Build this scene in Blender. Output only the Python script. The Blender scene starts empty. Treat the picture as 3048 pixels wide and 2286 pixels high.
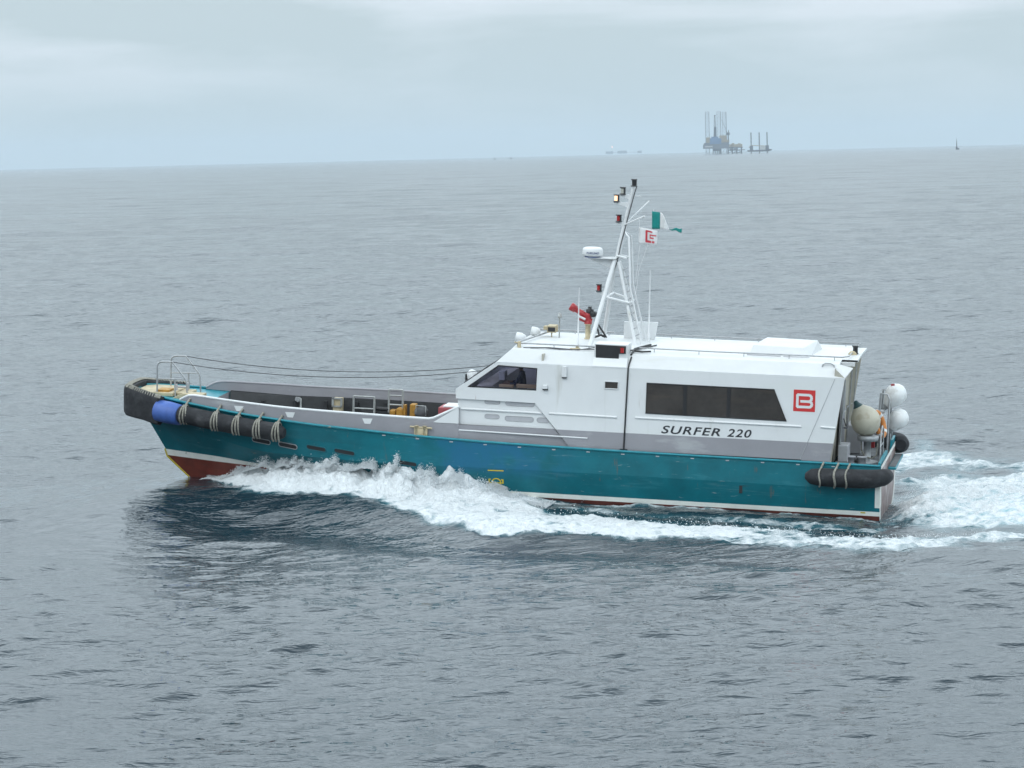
import bpy, bmesh, math, random
import numpy as np
from mathutils import Vector, Matrix
random.seed(7)
RNG = np.random.default_rng(11)
PI = math.pi
S = bpy.context.scene
COL = S.collection

# ------------------------------------------------------------------ camera and boat frames
F, H = 10000.0, 9.5                      # focal length in photo pixels (3048 wide), eye height above the sea
ALPHA, PITCH = math.atan(0.025), math.atan(679.3 / F)
PSI, TAU, ETA = math.radians(11.2), math.radians(3.4), math.radians(3.5)
X0 = np.array([1.0, 0, 0]); FW = np.array([0, math.cos(PITCH), -math.sin(PITCH)]); UP = np.array([0, math.sin(PITCH), math.cos(PITCH)])
CR = math.cos(ALPHA) * X0 - math.sin(ALPHA) * UP
CU = math.cos(ALPHA) * UP + math.sin(ALPHA) * X0
HEAD = np.array([-math.cos(PSI), math.sin(PSI), 0]); PORT = np.array([-math.sin(PSI), -math.cos(PSI), 0]); ZV = np.array([0, 0, 1.0])
AU = math.cos(TAU) * HEAD + math.sin(TAU) * ZV
W0 = -math.sin(TAU) * HEAD + math.cos(TAU) * ZV
AV = math.cos(ETA) * PORT - math.sin(ETA) * W0
AW = math.cos(ETA) * W0 + math.sin(ETA) * PORT
CORNER = np.array([9.52, 87.42, -0.05])  # port quarter of the transom at the boot stripe
ORG = CORNER - AV * 2.45
BM = Matrix(((AU[0], AV[0], AW[0], ORG[0]), (AU[1], AV[1], AW[1], ORG[1]), (AU[2], AV[2], AW[2], ORG[2]), (0, 0, 0, 1)))

# ------------------------------------------------------------------ materials
def mat(name, col, rough=0.5, metal=0.0, spec=0.5, var=0.0, vscale=3.0, bump=0.0, bscale=20.0, emit=None, estr=0.0, spots=None, streak=None, backtrans=0.0):
    m = bpy.data.materials.new(name); m.use_nodes = True
    nt = m.node_tree; N = nt.nodes; L = nt.links
    b = N['Principled BSDF']
    b.inputs['Base Color'].default_value = (*col, 1); b.inputs['Roughness'].default_value = rough
    b.inputs['Metallic'].default_value = metal; b.inputs['Specular IOR Level'].default_value = spec
    tc = N.new('ShaderNodeTexCoord')
    src = None
    if var > 0:
        nz = N.new('ShaderNodeTexNoise'); nz.inputs['Scale'].default_value = vscale; nz.inputs['Detail'].default_value = 6; nz.inputs['Roughness'].default_value = 0.65
        L.new(tc.outputs['Object'], nz.inputs['Vector'])
        mr = N.new('ShaderNodeMapRange'); mr.inputs[1].default_value = 0.3; mr.inputs[2].default_value = 0.7
        mr.inputs[3].default_value = 1 - var; mr.inputs[4].default_value = 1 + var
        L.new(nz.outputs['Fac'], mr.inputs[0])
        mx = N.new('ShaderNodeVectorMath'); mx.operation = 'SCALE'; mx.inputs[0].default_value = col
        L.new(mr.outputs[0], mx.inputs['Scale']); src = mx.outputs[0]
    def overlay(src, ocol, fac):
        mm = N.new('ShaderNodeMix'); mm.data_type = 'RGBA'
        if src is None: mm.inputs[6].default_value = (*col, 1)
        else: L.new(src, mm.inputs[6])
        mm.inputs[7].default_value = (*ocol, 1)
        L.new(fac, mm.inputs[0]); return mm.outputs[2]
    for sp in (spots or []):               # (colour, scale xyz, threshold, softness, strength)
        mp = N.new('ShaderNodeMapping'); mp.inputs['Scale'].default_value = sp[1]; L.new(tc.outputs['Object'], mp.inputs['Vector'])
        nz = N.new('ShaderNodeTexNoise'); nz.inputs['Scale'].default_value = 1; nz.inputs['Detail'].default_value = 5; nz.inputs['Roughness'].default_value = 0.6
        L.new(mp.outputs[0], nz.inputs['Vector'])
        mr = N.new('ShaderNodeMapRange'); mr.inputs[1].default_value = sp[2]; mr.inputs[2].default_value = sp[2] + sp[3]
        mr.inputs[3].default_value = 0; mr.inputs[4].default_value = sp[4]; L.new(nz.outputs['Fac'], mr.inputs[0])
        src = overlay(src, sp[0], mr.outputs[0])
    if src is not None: L.new(src, b.inputs['Base Color'])
    if bump > 0:
        nz = N.new('ShaderNodeTexNoise'); nz.inputs['Scale'].default_value = bscale; nz.inputs['Detail'].default_value = 4
        L.new(tc.outputs['Object'], nz.inputs['Vector'])
        bp = N.new('ShaderNodeBump'); bp.inputs['Strength'].default_value = 1.0; bp.inputs['Distance'].default_value = bump
        L.new(nz.outputs['Fac'], bp.inputs['Height']); L.new(bp.outputs[0], b.inputs['Normal'])
    if emit: b.inputs['Emission Color'].default_value = (*emit, 1); b.inputs['Emission Strength'].default_value = estr
    return m

M = {}
RUST = (0.22, 0.10, 0.04)
M['teal'] = mat('teal_paint', (0.002, 0.118, 0.150), 0.42, spec=0.35, var=0.20, vscale=1.3, bump=0.022, bscale=0.9,
                spots=[((0.006, 0.155, 0.20), (0.30, 1, 1.2), 0.50, 0.2, 0.6), ((0.03, 0.19, 0.23), (0.9, 1, 7), 0.60, 0.12, 0.5),
                       ((0.26, 0.34, 0.35), (2.2, 3, 14), 0.655, 0.06, 0.6), ((0.02, 0.06, 0.06), (6, 6, 2.0), 0.66, 0.08, 0.5), ((0.13, 0.09, 0.06), (5, 5, 0.8), 0.655, 0.06, 0.55), ((0.10, 0.22, 0.24), (0.5, 1, 9), 0.62, 0.10, 0.45)])
def blue_repaint(m):
    # an older blue coat shows through amidships above the knuckle: mixed in by place along the hull with a ragged edge
    nt = m.node_tree; N = nt.nodes; L = nt.links; b = N['Principled BSDF']; src = b.inputs['Base Color'].links[0].from_socket
    tc = N.new('ShaderNodeTexCoord'); sp = N.new('ShaderNodeSeparateXYZ'); nz = N.new('ShaderNodeTexNoise'); nz.inputs['Scale'].default_value = 1.3; nz.inputs['Detail'].default_value = 5; L.new(tc.outputs['Object'], nz.inputs['Vector']); L.new(tc.outputs['Object'], sp.inputs[0])
    def rng(v, a, c, lo=0.0, hi=1.0):
        q = N.new('ShaderNodeMapRange'); q.interpolation_type = 'SMOOTHSTEP'; q.inputs[1].default_value = a; q.inputs[2].default_value = c; q.inputs[3].default_value = lo; q.inputs[4].default_value = hi; L.new(v, q.inputs[0]); return q.outputs[0]
    def mul(a, c):
        q = N.new('ShaderNodeMath'); q.operation = 'MULTIPLY'; L.new(a, q.inputs[0]); L.new(c, q.inputs[1]); return q.outputs[0]
    f = mul(mul(rng(sp.outputs['X'], 7.6, 9.6), rng(sp.outputs['X'], 11.2, 13.0, 1, 0)), mul(rng(sp.outputs['Z'], 0.25, 0.75), rng(nz.outputs['Fac'], 0.34, 0.60)))
    f2 = N.new('ShaderNodeMath'); f2.operation = 'MULTIPLY'; f2.inputs[1].default_value = 0.78; L.new(f, f2.inputs[0]); f = f2.outputs[0]
    mm = N.new('ShaderNodeMix'); mm.data_type = 'RGBA'; L.new(f, mm.inputs[0]); L.new(src, mm.inputs[6]); mm.inputs[7].default_value = (0.010, 0.108, 0.215, 1); L.new(mm.outputs[2], b.inputs['Base Color'])
blue_repaint(M['teal'])
M['teal_edge'] = mat('teal_edge_paint', (0.006, 0.20, 0.25), 0.4, var=0.2, vscale=4, spots=[((0.35, 0.30, 0.22), (2.2, 4, 4), 0.66, 0.05, 0.7)])
M['stripe'] = mat('boot_stripe_white', (0.74, 0.74, 0.69), 0.45, var=0.06, vscale=5, spots=[((0.45, 0.42, 0.30), (2, 3, 5), 0.6, 0.12, 0.5), ((0.10, 0.16, 0.08), (5, 4, 7), 0.70, 0.05, 0.5)])
M['antifoul'] = mat('red_antifouling', (0.165, 0.034, 0.022), 0.55, var=0.25, vscale=3, spots=[((0.12, 0.05, 0.04), (1, 2, 6), 0.58, 0.1, 0.6)])
M['transom'] = mat('spray_veiled_transom', (0.20, 0.125, 0.115), 0.4, var=0.3, vscale=3, spots=[((0.50, 0.47, 0.46), (2, 2.5, 1.5), 0.50, 0.15, 0.8)])  # greyed tone and pale streaks paint in the spray mist hanging before the transom
M['white'] = mat('white_paint', (0.67, 0.68, 0.685), 0.4, var=0.03, vscale=2, bump=0.003, bscale=1.2,
                 spots=[((0.66, 0.68, 0.66), (0.6, 0.6, 2.2), 0.56, 0.15, 0.5), (RUST, (7, 7, 0.9), 0.70, 0.06, 0.45), ((0.47, 0.47, 0.43), (3.5, 3.5, 0.45), 0.60, 0.12, 0.45)])
M['roofwhite'] = mat('roof_white', (0.60, 0.61, 0.61), 0.6, var=0.04, vscale=2, spots=[((0.50, 0.50, 0.46), (0.9, 3.2, 2), 0.58, 0.14, 0.5), (RUST, (6, 6, 6), 0.77, 0.03, 0.5)])
M['grey'] = mat('grey_paint', (0.275, 0.27, 0.29), 0.45, var=0.06, vscale=2, bump=0.003, bscale=1.2, spots=[((0.46, 0.47, 0.48), (0.7, 0.7, 2.5), 0.56, 0.14, 0.5), ((0.25, 0.25, 0.25), (3, 3, 6), 0.70, 0.06, 0.4)])
M['greydark'] = mat('worn_grey_deck', (0.10, 0.105, 0.11), 0.7, var=0.35, vscale=4, spots=[((0.28, 0.28, 0.28), (2, 3, 3), 0.64, 0.06, 0.6), ((0.16, 0.09, 0.05), (3, 3, 3), 0.68, 0.06, 0.5)])
M['ventgrey'] = mat('vent_grey', (0.40, 0.40, 0.42), 0.6, var=0.06, vscale=6)
M['rubber'] = mat('black_rubber', (0.026, 0.027, 0.030), 0.75, spec=0.25, var=0.35, vscale=4, bump=0.02, bscale=5, spots=[((0.085, 0.085, 0.09), (1.6, 2.5, 2.5), 0.54, 0.2, 0.75)])
M['black'] = mat('black_paint', (0.018, 0.018, 0.02), 0.5, var=0.2, vscale=6)
M['blackbay'] = mat('dark_lining', (0.016, 0.017, 0.019), 0.6, var=0.3, vscale=2.5, spots=[((0.06, 0.06, 0.06), (0.9, 2, 5), 0.60, 0.12, 0.5)])
M['drum'] = mat('blue_plastic', (0.055, 0.120, 0.38), 0.5, var=0.18, vscale=5, spots=[((0.02, 0.03, 0.12), (5, 5, 5), 0.64, 0.1, 0.6)])
M['rope'] = mat('weathered_rope', (0.25, 0.24, 0.205), 0.9, var=0.4, vscale=18)
M['darkrope'] = mat('dark_line', (0.07, 0.07, 0.075), 0.8)
M['steel'] = mat('galvanised_pipe', (0.36, 0.37, 0.38), 0.45, metal=0.35, var=0.2, vscale=9, spots=[((0.22, 0.13, 0.07), (9, 9, 9), 0.70, 0.05, 0.5)])
M['alu'] = mat('aluminium_frame', (0.36, 0.37, 0.36), 0.45, metal=0.3, var=0.2, vscale=8)
M['cream'] = mat('cream_paint', (0.44, 0.37, 0.24), 0.65, var=0.25, vscale=5, spots=[((0.36, 0.21, 0.06), (3, 4, 4), 0.60, 0.08, 0.7)])
M['ochre'] = mat('ochre_paint', (0.38, 0.19, 0.025), 0.55, var=0.35, vscale=6)
M['yellow'] = mat('yellow_mark', (0.60, 0.46, 0.03), 0.5, var=0.1, vscale=10)
M['red'] = mat('red_paint', (0.36, 0.026, 0.03), 0.45, var=0.1, vscale=7)
M['redcase'] = mat('faded_red', (0.34, 0.07, 0.08), 0.55, var=0.15, vscale=5)
M['logored'] = mat('logo_red', (0.55, 0.035, 0.035), 0.4, var=0.05, vscale=5)
M['ink'] = mat('black_lettering', (0.02, 0.022, 0.028), 0.45)
M['navyink'] = mat('navy_lettering', (0.02, 0.04, 0.14), 0.5)
M['lampcase'] = mat('lamp_black', (0.022, 0.022, 0.025), 0.4)
M['lampglass'] = mat('lamp_clear', (0.45, 0.45, 0.40), 0.2)
M['redglass'] = mat('lamp_red', (0.35, 0.02, 0.02), 0.2)
M['lampon'] = mat('lamp_lit', (0.9, 0.6, 0.4), 0.3, emit=(1.0, 0.55, 0.30), estr=1.6)
M['buoywhite'] = mat('white_buoy', (0.70, 0.71, 0.71), 0.5, var=0.08, vscale=5, spots=[((0.36, 0.35, 0.32), (2.6, 2.6, 2.6), 0.54, 0.12, 0.6)])
M['buoycream'] = mat('cream_buoy', (0.47, 0.44, 0.355), 0.5, var=0.08, vscale=5, spots=[((0.28, 0.23, 0.16), (2.6, 2.6, 2.6), 0.55, 0.14, 0.6)])
M['buoyteal'] = mat('dark_teal_nose', (0.012, 0.05, 0.055), 0.5)
M['orange'] = mat('orange_ring', (0.56, 0.20, 0.045), 0.6, var=0.15, vscale=8)
M['flaggreen'] = mat('flag_green', (0.004, 0.22, 0.20), 0.8, var=0.1, vscale=14)
M['flagwhite'] = mat('flag_white', (0.72, 0.72, 0.72), 0.85, var=0.06, vscale=9)
M['flagred'] = mat('flag_red', (0.55, 0.05, 0.07), 0.8, var=0.1, vscale=14)
M['skin'] = mat('skin', (0.16, 0.075, 0.045), 0.55)
M['navy'] = mat('navy_cloth', (0.018, 0.024, 0.075), 0.85, var=0.2, vscale=12)
M['hair'] = mat('dark_hair', (0.012, 0.010, 0.009), 0.7)
M['beige'] = mat('beige_interior', (0.42, 0.40, 0.34), 0.7, var=0.1, vscale=3)
M['tan'] = mat('tan_board', (0.55, 0.40, 0.22), 0.6)
M['seatblue'] = mat('blue_seat', (0.04, 0.14, 0.22), 0.7)
M['darkglass'] = mat('dark_window', (0.046, 0.041, 0.038), 0.15, spec=0.4, var=0.3, vscale=1.6, spots=[((0.075, 0.06, 0.05), (0.7, 1, 3.5), 0.54, 0.2, 0.6)])
M['gasket'] = mat('black_gasket', (0.012, 0.012, 0.014), 0.5)
M['rigsteel'] = mat('rig_steel', (0.09, 0.095, 0.12), 0.7, var=0.2, vscale=0.05)
M['rigblue'] = mat('rig_blue', (0.05, 0.12, 0.25), 0.7, var=0.2, vscale=0.05)
M['rigtan'] = mat('rig_tan', (0.30, 0.23, 0.13), 0.7, var=0.2, vscale=0.08)
M['rigdark'] = mat('rig_dark', (0.02, 0.022, 0.035), 0.7, var=0.2, vscale=0.05)
M['rigwhite'] = mat('rig_white', (0.45, 0.45, 0.43), 0.7, var=0.1, vscale=0.1)
M['flame'] = mat('gas_flame', (0.9, 0.5, 0.3), 0.6, emit=(1.0, 0.55, 0.35), estr=3.0)

def glass_mat():
    m = bpy.data.materials.new('tinted_glass'); m.use_nodes = True
    nt = m.node_tree; N = nt.nodes; L = nt.links; N.clear()
    out = N.new('ShaderNodeOutputMaterial'); tr = N.new('ShaderNodeBsdfTransparent'); tr.inputs[0].default_value = (0.50, 0.50, 0.60, 1)
    gl = N.new('ShaderNodeBsdfGlossy'); gl.inputs['Roughness'].default_value = 0.03; gl.inputs[0].default_value = (0.9, 0.9, 1, 1)
    fr = N.new('ShaderNodeFresnel'); fr.inputs['IOR'].default_value = 1.5
    mx = N.new('ShaderNodeMixShader'); L.new(fr.outputs[0], mx.inputs[0]); L.new(tr.outputs[0], mx.inputs[1]); L.new(gl.outputs[0], mx.inputs[2]); L.new(mx.outputs[0], out.inputs[0])
    return m
M['glass'] = glass_mat()

# ------------------------------------------------------------------ mesh helpers
class MB:
    """collects simple shapes and links them as ONE mesh object"""
    def __init__(s): s.v = []; s.f = []; s.mi = []; s.cur = 0; s.sm = []; s.smooth = False
    def m(s, i): s.cur = i; return s
    def add(s, vs, fs, smooth=None):
        o = len(s.v); s.v += [tuple(float(c) for c in q) for q in vs]
        for f in fs: s.f.append(tuple(o + i for i in f)); s.mi.append(s.cur); s.sm.append(s.smooth if smooth is None else smooth)
        return s
    def box(s, a, b):
        x0, y0, z0 = a; x1, y1, z1 = b
        if x0 > x1: x0, x1 = x1, x0
        if y0 > y1: y0, y1 = y1, y0
        if z0 > z1: z0, z1 = z1, z0
        return s.add([(x0, y0, z0), (x1, y0, z0), (x1, y1, z0), (x0, y1, z0), (x0, y0, z1), (x1, y0, z1), (x1, y1, z1), (x0, y1, z1)],
                     [(0, 3, 2, 1), (4, 5, 6, 7), (0, 1, 5, 4), (1, 2, 6, 5), (2, 3, 7, 6), (3, 0, 4, 7)])
    def tube(s, pts, r, n=8, cap=True, closed=False):
        P = [Vector(p) for p in pts]; R = r if isinstance(r, (list, tuple)) else [r] * len(P)
        k = len(P); vs = []; fs = []; prev = None
        for i in range(k):
            if closed: t = P[(i + 1) % k] - P[i - 1]
            else: t = P[min(i + 1, k - 1)] - P[max(i - 1, 0)]
            if t.length < 1e-9: t = Vector((0, 0, 1))
            t.normalize()
            if prev is None:
                a = Vector((0, 0, 1)) if abs(t.z) < 0.9 else Vector((1, 0, 0)); x = t.cross(a).normalized()
            else:
                x = prev - t * prev.dot(t); x = x.normalized() if x.length > 1e-6 else t.orthogonal().normalized()
            prev = x; y = t.cross(x)
            for j in range(n):
                a = 2 * PI * j / n; vs.append(P[i] + (x * math.cos(a) + y * math.sin(a)) * R[i])
        for i in range(k if closed else k - 1):
            for j in range(n):
                a = i * n + j; b = i * n + (j + 1) % n; c = ((i + 1) % k) * n + (j + 1) % n; d = ((i + 1) % k) * n + j
                fs.append((a, b, c, d))
        s.add(vs, fs, smooth=True)
        if cap and not closed: s.add(vs[:n], [tuple(range(n))[::-1]], False); s.add(vs[-n:], [tuple(range(n))], False)
        return s
    def lathe(s, c, axis, prof, n=20):
        """prof: (distance along axis, radius)"""
        a = Vector(axis).normalized(); x = a.orthogonal().normalized(); y = a.cross(x); c = Vector(c); vs = []; fs = []
        for h, r in prof:
            for j in range(n):
                t = 2 * PI * j / n; vs.append(c + a * h + (x * math.cos(t) + y * math.sin(t)) * max(r, 1e-4))
        for i in range(len(prof) - 1):
            for j in range(n): fs.append((i * n + j, i * n + (j + 1) % n, (i + 1) * n + (j + 1) % n, (i + 1) * n + j))
        s.add(vs, fs, True)
        s.add(vs[:n], [tuple(range(n))[::-1]], False); s.add(vs[-n:], [tuple(range(n))], False)
        return s
    def prism(s, poly, axis, a, b):
        """poly of 2-D points in the two other axes, extruded along axis from a to b"""
        def p3(p, h): return {'u': (h, p[0], p[1]), 'v': (p[0], h, p[1]), 'w': (p[0], p[1], h)}[axis]
        n = len(poly); vs = [p3(p, a) for p in poly] + [p3(p, b) for p in poly]
        return s.add(vs, [tuple(range(n))[::-1], tuple(range(n, 2 * n))] + [(i, (i + 1) % n, n + (i + 1) % n, n + i) for i in range(n)])
    def loft(s, rings, closed=True, cap=True, smooth=True):
        n = len(rings[0]); vs = [q for r in rings for q in r]; fs = []
        for i in range(len(rings) - 1):
            for j in range(n if closed else n - 1):
                fs.append((i * n + j, i * n + (j + 1) % n, (i + 1) * n + (j + 1) % n, (i + 1) * n + j))
        s.add(vs, fs, smooth)
        if cap and closed: s.add(rings[0], [tuple(range(n))[::-1]], False); s.add(rings[-1], [tuple(range(n))], False)
        return s
    def build(s, name, mats, parent=None, world=None, bevel=0.0, base=None, fix=True):
        vs = s.v
        if base is not None: vs = [(a - base[0], b - base[1], c - base[2]) for a, b, c in vs]
        me = bpy.data.meshes.new(name); me.from_pydata(vs, [], s.f)
        ml = mats if isinstance(mats, (list, tuple)) else [mats]
        for q in ml: me.materials.append(q)
        me.polygons.foreach_set('material_index', s.mi); me.polygons.foreach_set('use_smooth', s.sm)
        if fix:
            bm = bmesh.new(); bm.from_mesh(me); bmesh.ops.recalc_face_normals(bm, faces=bm.faces); bm.to_mesh(me); bm.free()
        me.update()
        o = bpy.data.objects.new(name, me); COL.objects.link(o)
        if parent: o.parent = parent
        if world is not None: o.matrix_world = world
        if bevel:
            bv = o.modifiers.new('bevel', 'BEVEL'); bv.width = bevel; bv.segments = 2; bv.limit_method = 'ANGLE'; bv.angle_limit = math.radians(40)
        return o

def tag(o, label=None, cat=None, group=None, kind=None):
    if label: o['label'] = label
    if cat: o['category'] = cat
    if group: o['group'] = group
    if kind: o['kind'] = kind
    return o
def thing(name, base, label, cat, group=None, world=None):
    o = bpy.data.objects.new(name, None); COL.objects.link(o); o.empty_display_size = 0.3
    o.matrix_world = (BM @ Matrix.Translation(base)) if world is None else world
    return tag(o, label, cat, group)
def text_mesh(txt, size, shear=0.0, offset=0.0, space=1.0):
    cu = bpy.data.curves.new('lettering', 'FONT'); cu.body = txt; cu.size = size; cu.shear = shear; cu.offset = offset; cu.space_character = space
    cu.align_x = 'LEFT'; cu.resolution_u = 6; cu.extrude = 0.0
    o = bpy.data.objects.new('lettering', cu); COL.objects.link(o)
    bpy.context.view_layer.update()
    me = bpy.data.meshes.new_from_object(o.evaluated_get(bpy.context.evaluated_depsgraph_get()))
    vs = [tuple(v.co) for v in me.vertices]; fs = [tuple(p.vertices) for p in me.polygons]
    bpy.data.objects.remove(o); bpy.data.curves.remove(cu); bpy.data.meshes.remove(me)
    return vs, fs

# ------------------------------------------------------------------ hull lines (boat coordinates: u forward, v to port, w up, metres)
def curve(pts):
    xs = [p[0] for p in pts]; ys = [p[1] for p in pts]
    def f(u):
        # monotone-ish cubic (Catmull-Rom) interpolation
        if u <= xs[0]: return ys[0]
        if u >= xs[-1]: return ys[-1]
        i = max(k for k in range(len(xs) - 1) if xs[k] <= u)
        x0, x1 = xs[i], xs[i + 1]; t = (u - x0) / (x1 - x0)
        d = (ys[i + 1] - ys[i]) / (x1 - x0)
        def sl(k):
            if k <= 0: return (ys[1] - ys[0]) / (xs[1] - xs[0])
            if k >= len(xs) - 1: return (ys[-1] - ys[-2]) / (xs[-1] - xs[-2])
            a = (ys[k] - ys[k - 1]) / (xs[k] - xs[k - 1]); b = (ys[k + 1] - ys[k]) / (xs[k + 1] - xs[k])
            return 0 if a * b <= 0 else 2 * a * b / (a + b)
        m0, m1 = sl(i) * (x1 - x0), sl(i + 1) * (x1 - x0)
        return (2*t**3-3*t*t+1)*ys[i] + (t**3-2*t*t+t)*m0 + (-2*t**3+3*t*t)*ys[i+1] + (t**3-t*t)*m1
    return f
deck_v = curve([(0, 2.42), (4, 2.46), (8, 2.48), (11, 2.48), (13, 2.45), (15, 2.34), (17, 2.05), (18.3, 1.74), (19.3, 1.42), (20, 1.13), (20.5, 0.86), (20.95, 0.5)])
deck_w = curve([(0, 1.22), (6, 1.26), (10, 1.32), (12, 1.38), (14, 1.47), (15.3, 1.53), (17.3, 1.66), (19.2, 1.83), (20.95, 1.98)])
ROWS = [  # u_end, v(u), w(u)
    (19.0, curve([(0, 0.02), (19, 0.02)]), curve([(0, -1.0), (12, -1.0), (19, -0.8)])),
    (19.47, curve([(0, 2.2), (10, 2.15), (13, 1.75), (15, 1.3), (17, 0.8), (19.47, 0.02)]), curve([(0, -0.36), (12, -0.36), (17, -0.38), (19.47, -0.47)])),
    (20.10, curve([(0, 2.36), (10, 2.34), (13, 2.08), (15, 1.66), (17, 1.11), (18.6, 0.60), (20.10, 0.025)]), curve([(0, -0.12), (10, -0.11), (14, -0.04), (17.4, 0.09), (20.10, 0.10)])),
    (20.16, curve([(0, 2.39), (10, 2.38), (13, 2.14), (15, 1.74), (17, 1.20), (18.6, 0.66), (20.16, 0.025)]), curve([(0, 0.0), (10, 0.02), (14, 0.07), (17.4, 0.20), (18.7, 0.26), (20.16, 0.27)])),
    (20.66, curve([(0, 2.48), (10, 2.50), (13, 2.42), (15, 2.15), (17, 1.66), (18.6, 1.12), (19.6, 0.66), (20.66, 0.03)]), curve([(0, 0.58), (9.5, 0.64), (13, 0.60), (16.75, 0.62), (18.66, 0.88), (20.66, 1.06)])),
    (20.86, lambda u: 0.5 * (ROWS[4][1](min(u, 20.66)) + deck_v(u)) + (0.0 if u < 12 else -0.04 * min(1, (u - 12) / 3)), lambda u: 0.5 * (ROWS[4][2](min(u, 20.66)) + deck_w(u))),
    (20.95, deck_v, deck_w),
]
def hull_side(u, w):
    """half breadth of the hull side at station u and height w"""
    rows = [(r[2](u), r[1](u)) for r in ROWS if u <= r[0]]
    for (wa, va), (wb, vb) in zip(rows[:-1], rows[1:]):
        if wa <= w <= wb: return va + (vb - va) * (w - wa) / (wb - wa)
    return rows[-1][1]

boat = thing('crew_boat', (0, 0, 0), 'teal and white crew boat speeding left across the open sea, its bow up', 'boat')

# hull: rows x stations, both sides, one skin
NS = 90
def station(k, ue): return ue * (1 - (1 - k / NS) ** 1.25)
hb = MB()
for sgn in (1, -1):
    pts = [[(station(k, r[0]), sgn * r[1](station(k, r[0])), r[2](station(k, r[0]))) for k in range(NS + 1)] for r in ROWS]
    for i in range(len(ROWS) - 1):
        hb.m(0 if i < 2 else (1 if i == 2 else 2))
        o = len(hb.v)
        for k in range(NS + 1): hb.v.append(pts[i][k])
        for k in range(NS + 1): hb.v.append(pts[i + 1][k])
        for k in range(NS):
            hb.f.append((o + k, o + k + 1, o + NS + 2 + k, o + NS + 1 + k)); hb.mi.append(hb.cur); hb.sm.append(True)
# stem closure
ends = [((r[0], r[1](r[0]), r[2](r[0])), (r[0], -r[1](r[0]), r[2](r[0]))) for r in ROWS]
for i in range(len(ROWS) - 1):
    hb.m(0 if i < 2 else (1 if i == 2 else 2)); hb.add([ends[i][0], ends[i][1], ends[i + 1][1], ends[i + 1][0]], [(0, 1, 2, 3)], False)
# transom: white margin, red-brown centre with a veil of spray painted into its colour
sec = [(r[1](0), r[2](0)) for r in ROWS]
hb.m(1)
ring = [(0, v, w) for v, w in sec] + [(0, -v, w) for v, w in reversed(sec)]
inn = [(0, v * 0.86 if v > 0.1 else v, w + (0.12 if i < 3 else 0.0) - (0.12 if i == len(sec) - 1 else 0)) for i, (v, w) in enumerate(sec)]
inner = inn + [(q[0], -q[1], q[2]) for q in reversed(inn)]
n = len(ring)
hb.add(ring + inner, [(i, (i + 1) % n, n + (i + 1) % n, n + i) for i in range(n)], False)
hb.m(3); hb.add(inner, [tuple(range(n))], False)
hb.m(1); hb.add([(0.13, hull_side(0.13, w) + 0.004, w) for w in (-0.10, 0.25, 0.58, 0.80)] + [(0.0, hull_side(0.0, w) + 0.004, w) for w in (0.80, 0.58, 0.25, -0.10)], [(0, 1, 6, 7), (1, 2, 5, 6), (2, 3, 4, 5)], False)
hull = hb.build('hull', [M['antifoul'], M['stripe'], M['teal'], M['transom']], boat)
# weld so that smooth shading runs along the strakes but the knuckles stay crisp
bm = bmesh.new(); bm.from_mesh(hull.data); bmesh.ops.remove_doubles(bm, verts=bm.verts, dist=0.0005)
bmesh.ops.recalc_face_normals(bm, faces=bm.faces)
for e in bm.edges:
    if len(e.link_faces) == 2 and e.calc_face_angle(0) > math.radians(7): e.smooth = False
bm.to_mesh(hull.data); bm.free()

def strake(fn_v, fn_w, u0, u1, r, n=70, out=0.0, sgn=1):
    return [(u0 + (u1 - u0) * k / n, sgn * (fn_v(u0 + (u1 - u0) * k / n) + out), fn_w(u0 + (u1 - u0) * k / n)) for k in range(n + 1)]
for sg in (1, -1):
    b = MB(); b.tube(strake(deck_v, deck_w, 0.02, 20.9, 0, 90, 0.0, sg), 0.035, 8); b.build('rubbing_strake', M['teal_edge'], boat)
# small pads under the strake
for k in range(14):
    u = 1.2 + k * 0.93; b = MB(); b.box((u, 2.40, deck_w(u) - 0.085), (u + 0.09, deck_v(u) + 0.015, deck_w(u) - 0.06)); b.build('strake_pad', M['ventgrey'], boat)
# hull fittings on the port side: dark slots, draught lines, load mark, dent
def side_patch(poly, off):      # polygon of (u, w) laid on the hull side
    return [(u, hull_side(u, w) + off, w) for u, w in poly]
def stadium(c, L, h, slope, n=6):
    out = []
    for k in range(n + 1):
        a = -PI / 2 + PI * k / n; out.append((c[0] + L / 2 - h / 2 + h / 2 * math.cos(a), c[1] + h / 2 * math.sin(a)))
    for k in range(n + 1):
        a = PI / 2 + PI * k / n; out.append((c[0] - L / 2 + h / 2 + h / 2 * math.cos(a), c[1] + h / 2 * math.sin(a)))
    return [(u, w + (u - c[0]) * slope) for u, w in out]
for c, L in (((16.92, 0.925), 0.55), ((16.12, 0.865), 0.55), ((15.28, 0.86), 0.58), ((14.46, 0.82), 0.60), ((12.66, 0.63), 0.50)):
    p = MB(); q = stadium(c, L, 0.125, 0.10); p.add(side_patch(q, 0.012), [tuple(range(len(q)))])
    fr = side_patch(q, 0.012); so = p.build('freeing_slot', M['gasket'], boat)
    r = MB(); r.tube(fr, 0.012, 6, closed=True); r.build('slot_rim', M['teal'] if c[0] < 15.8 else M['steel'], so)
b = MB()
def bar_uw(b, u0, w0, u1, w1, t):
    d = Vector((u1 - u0, w1 - w0)).normalized(); nn = Vector((-d.y, d.x)) * t / 2
    b.add(side_patch([(u0 - nn.x, w0 - nn.y), (u1 - nn.x, w1 - nn.y), (u1 + nn.x, w1 + nn.y), (u0 + nn.x, w0 + nn.y)], 0.009), [(0, 1, 2, 3)])
bar_uw(b, 10.03, 0.58, 10.46, 0.57, 0.03)
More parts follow.
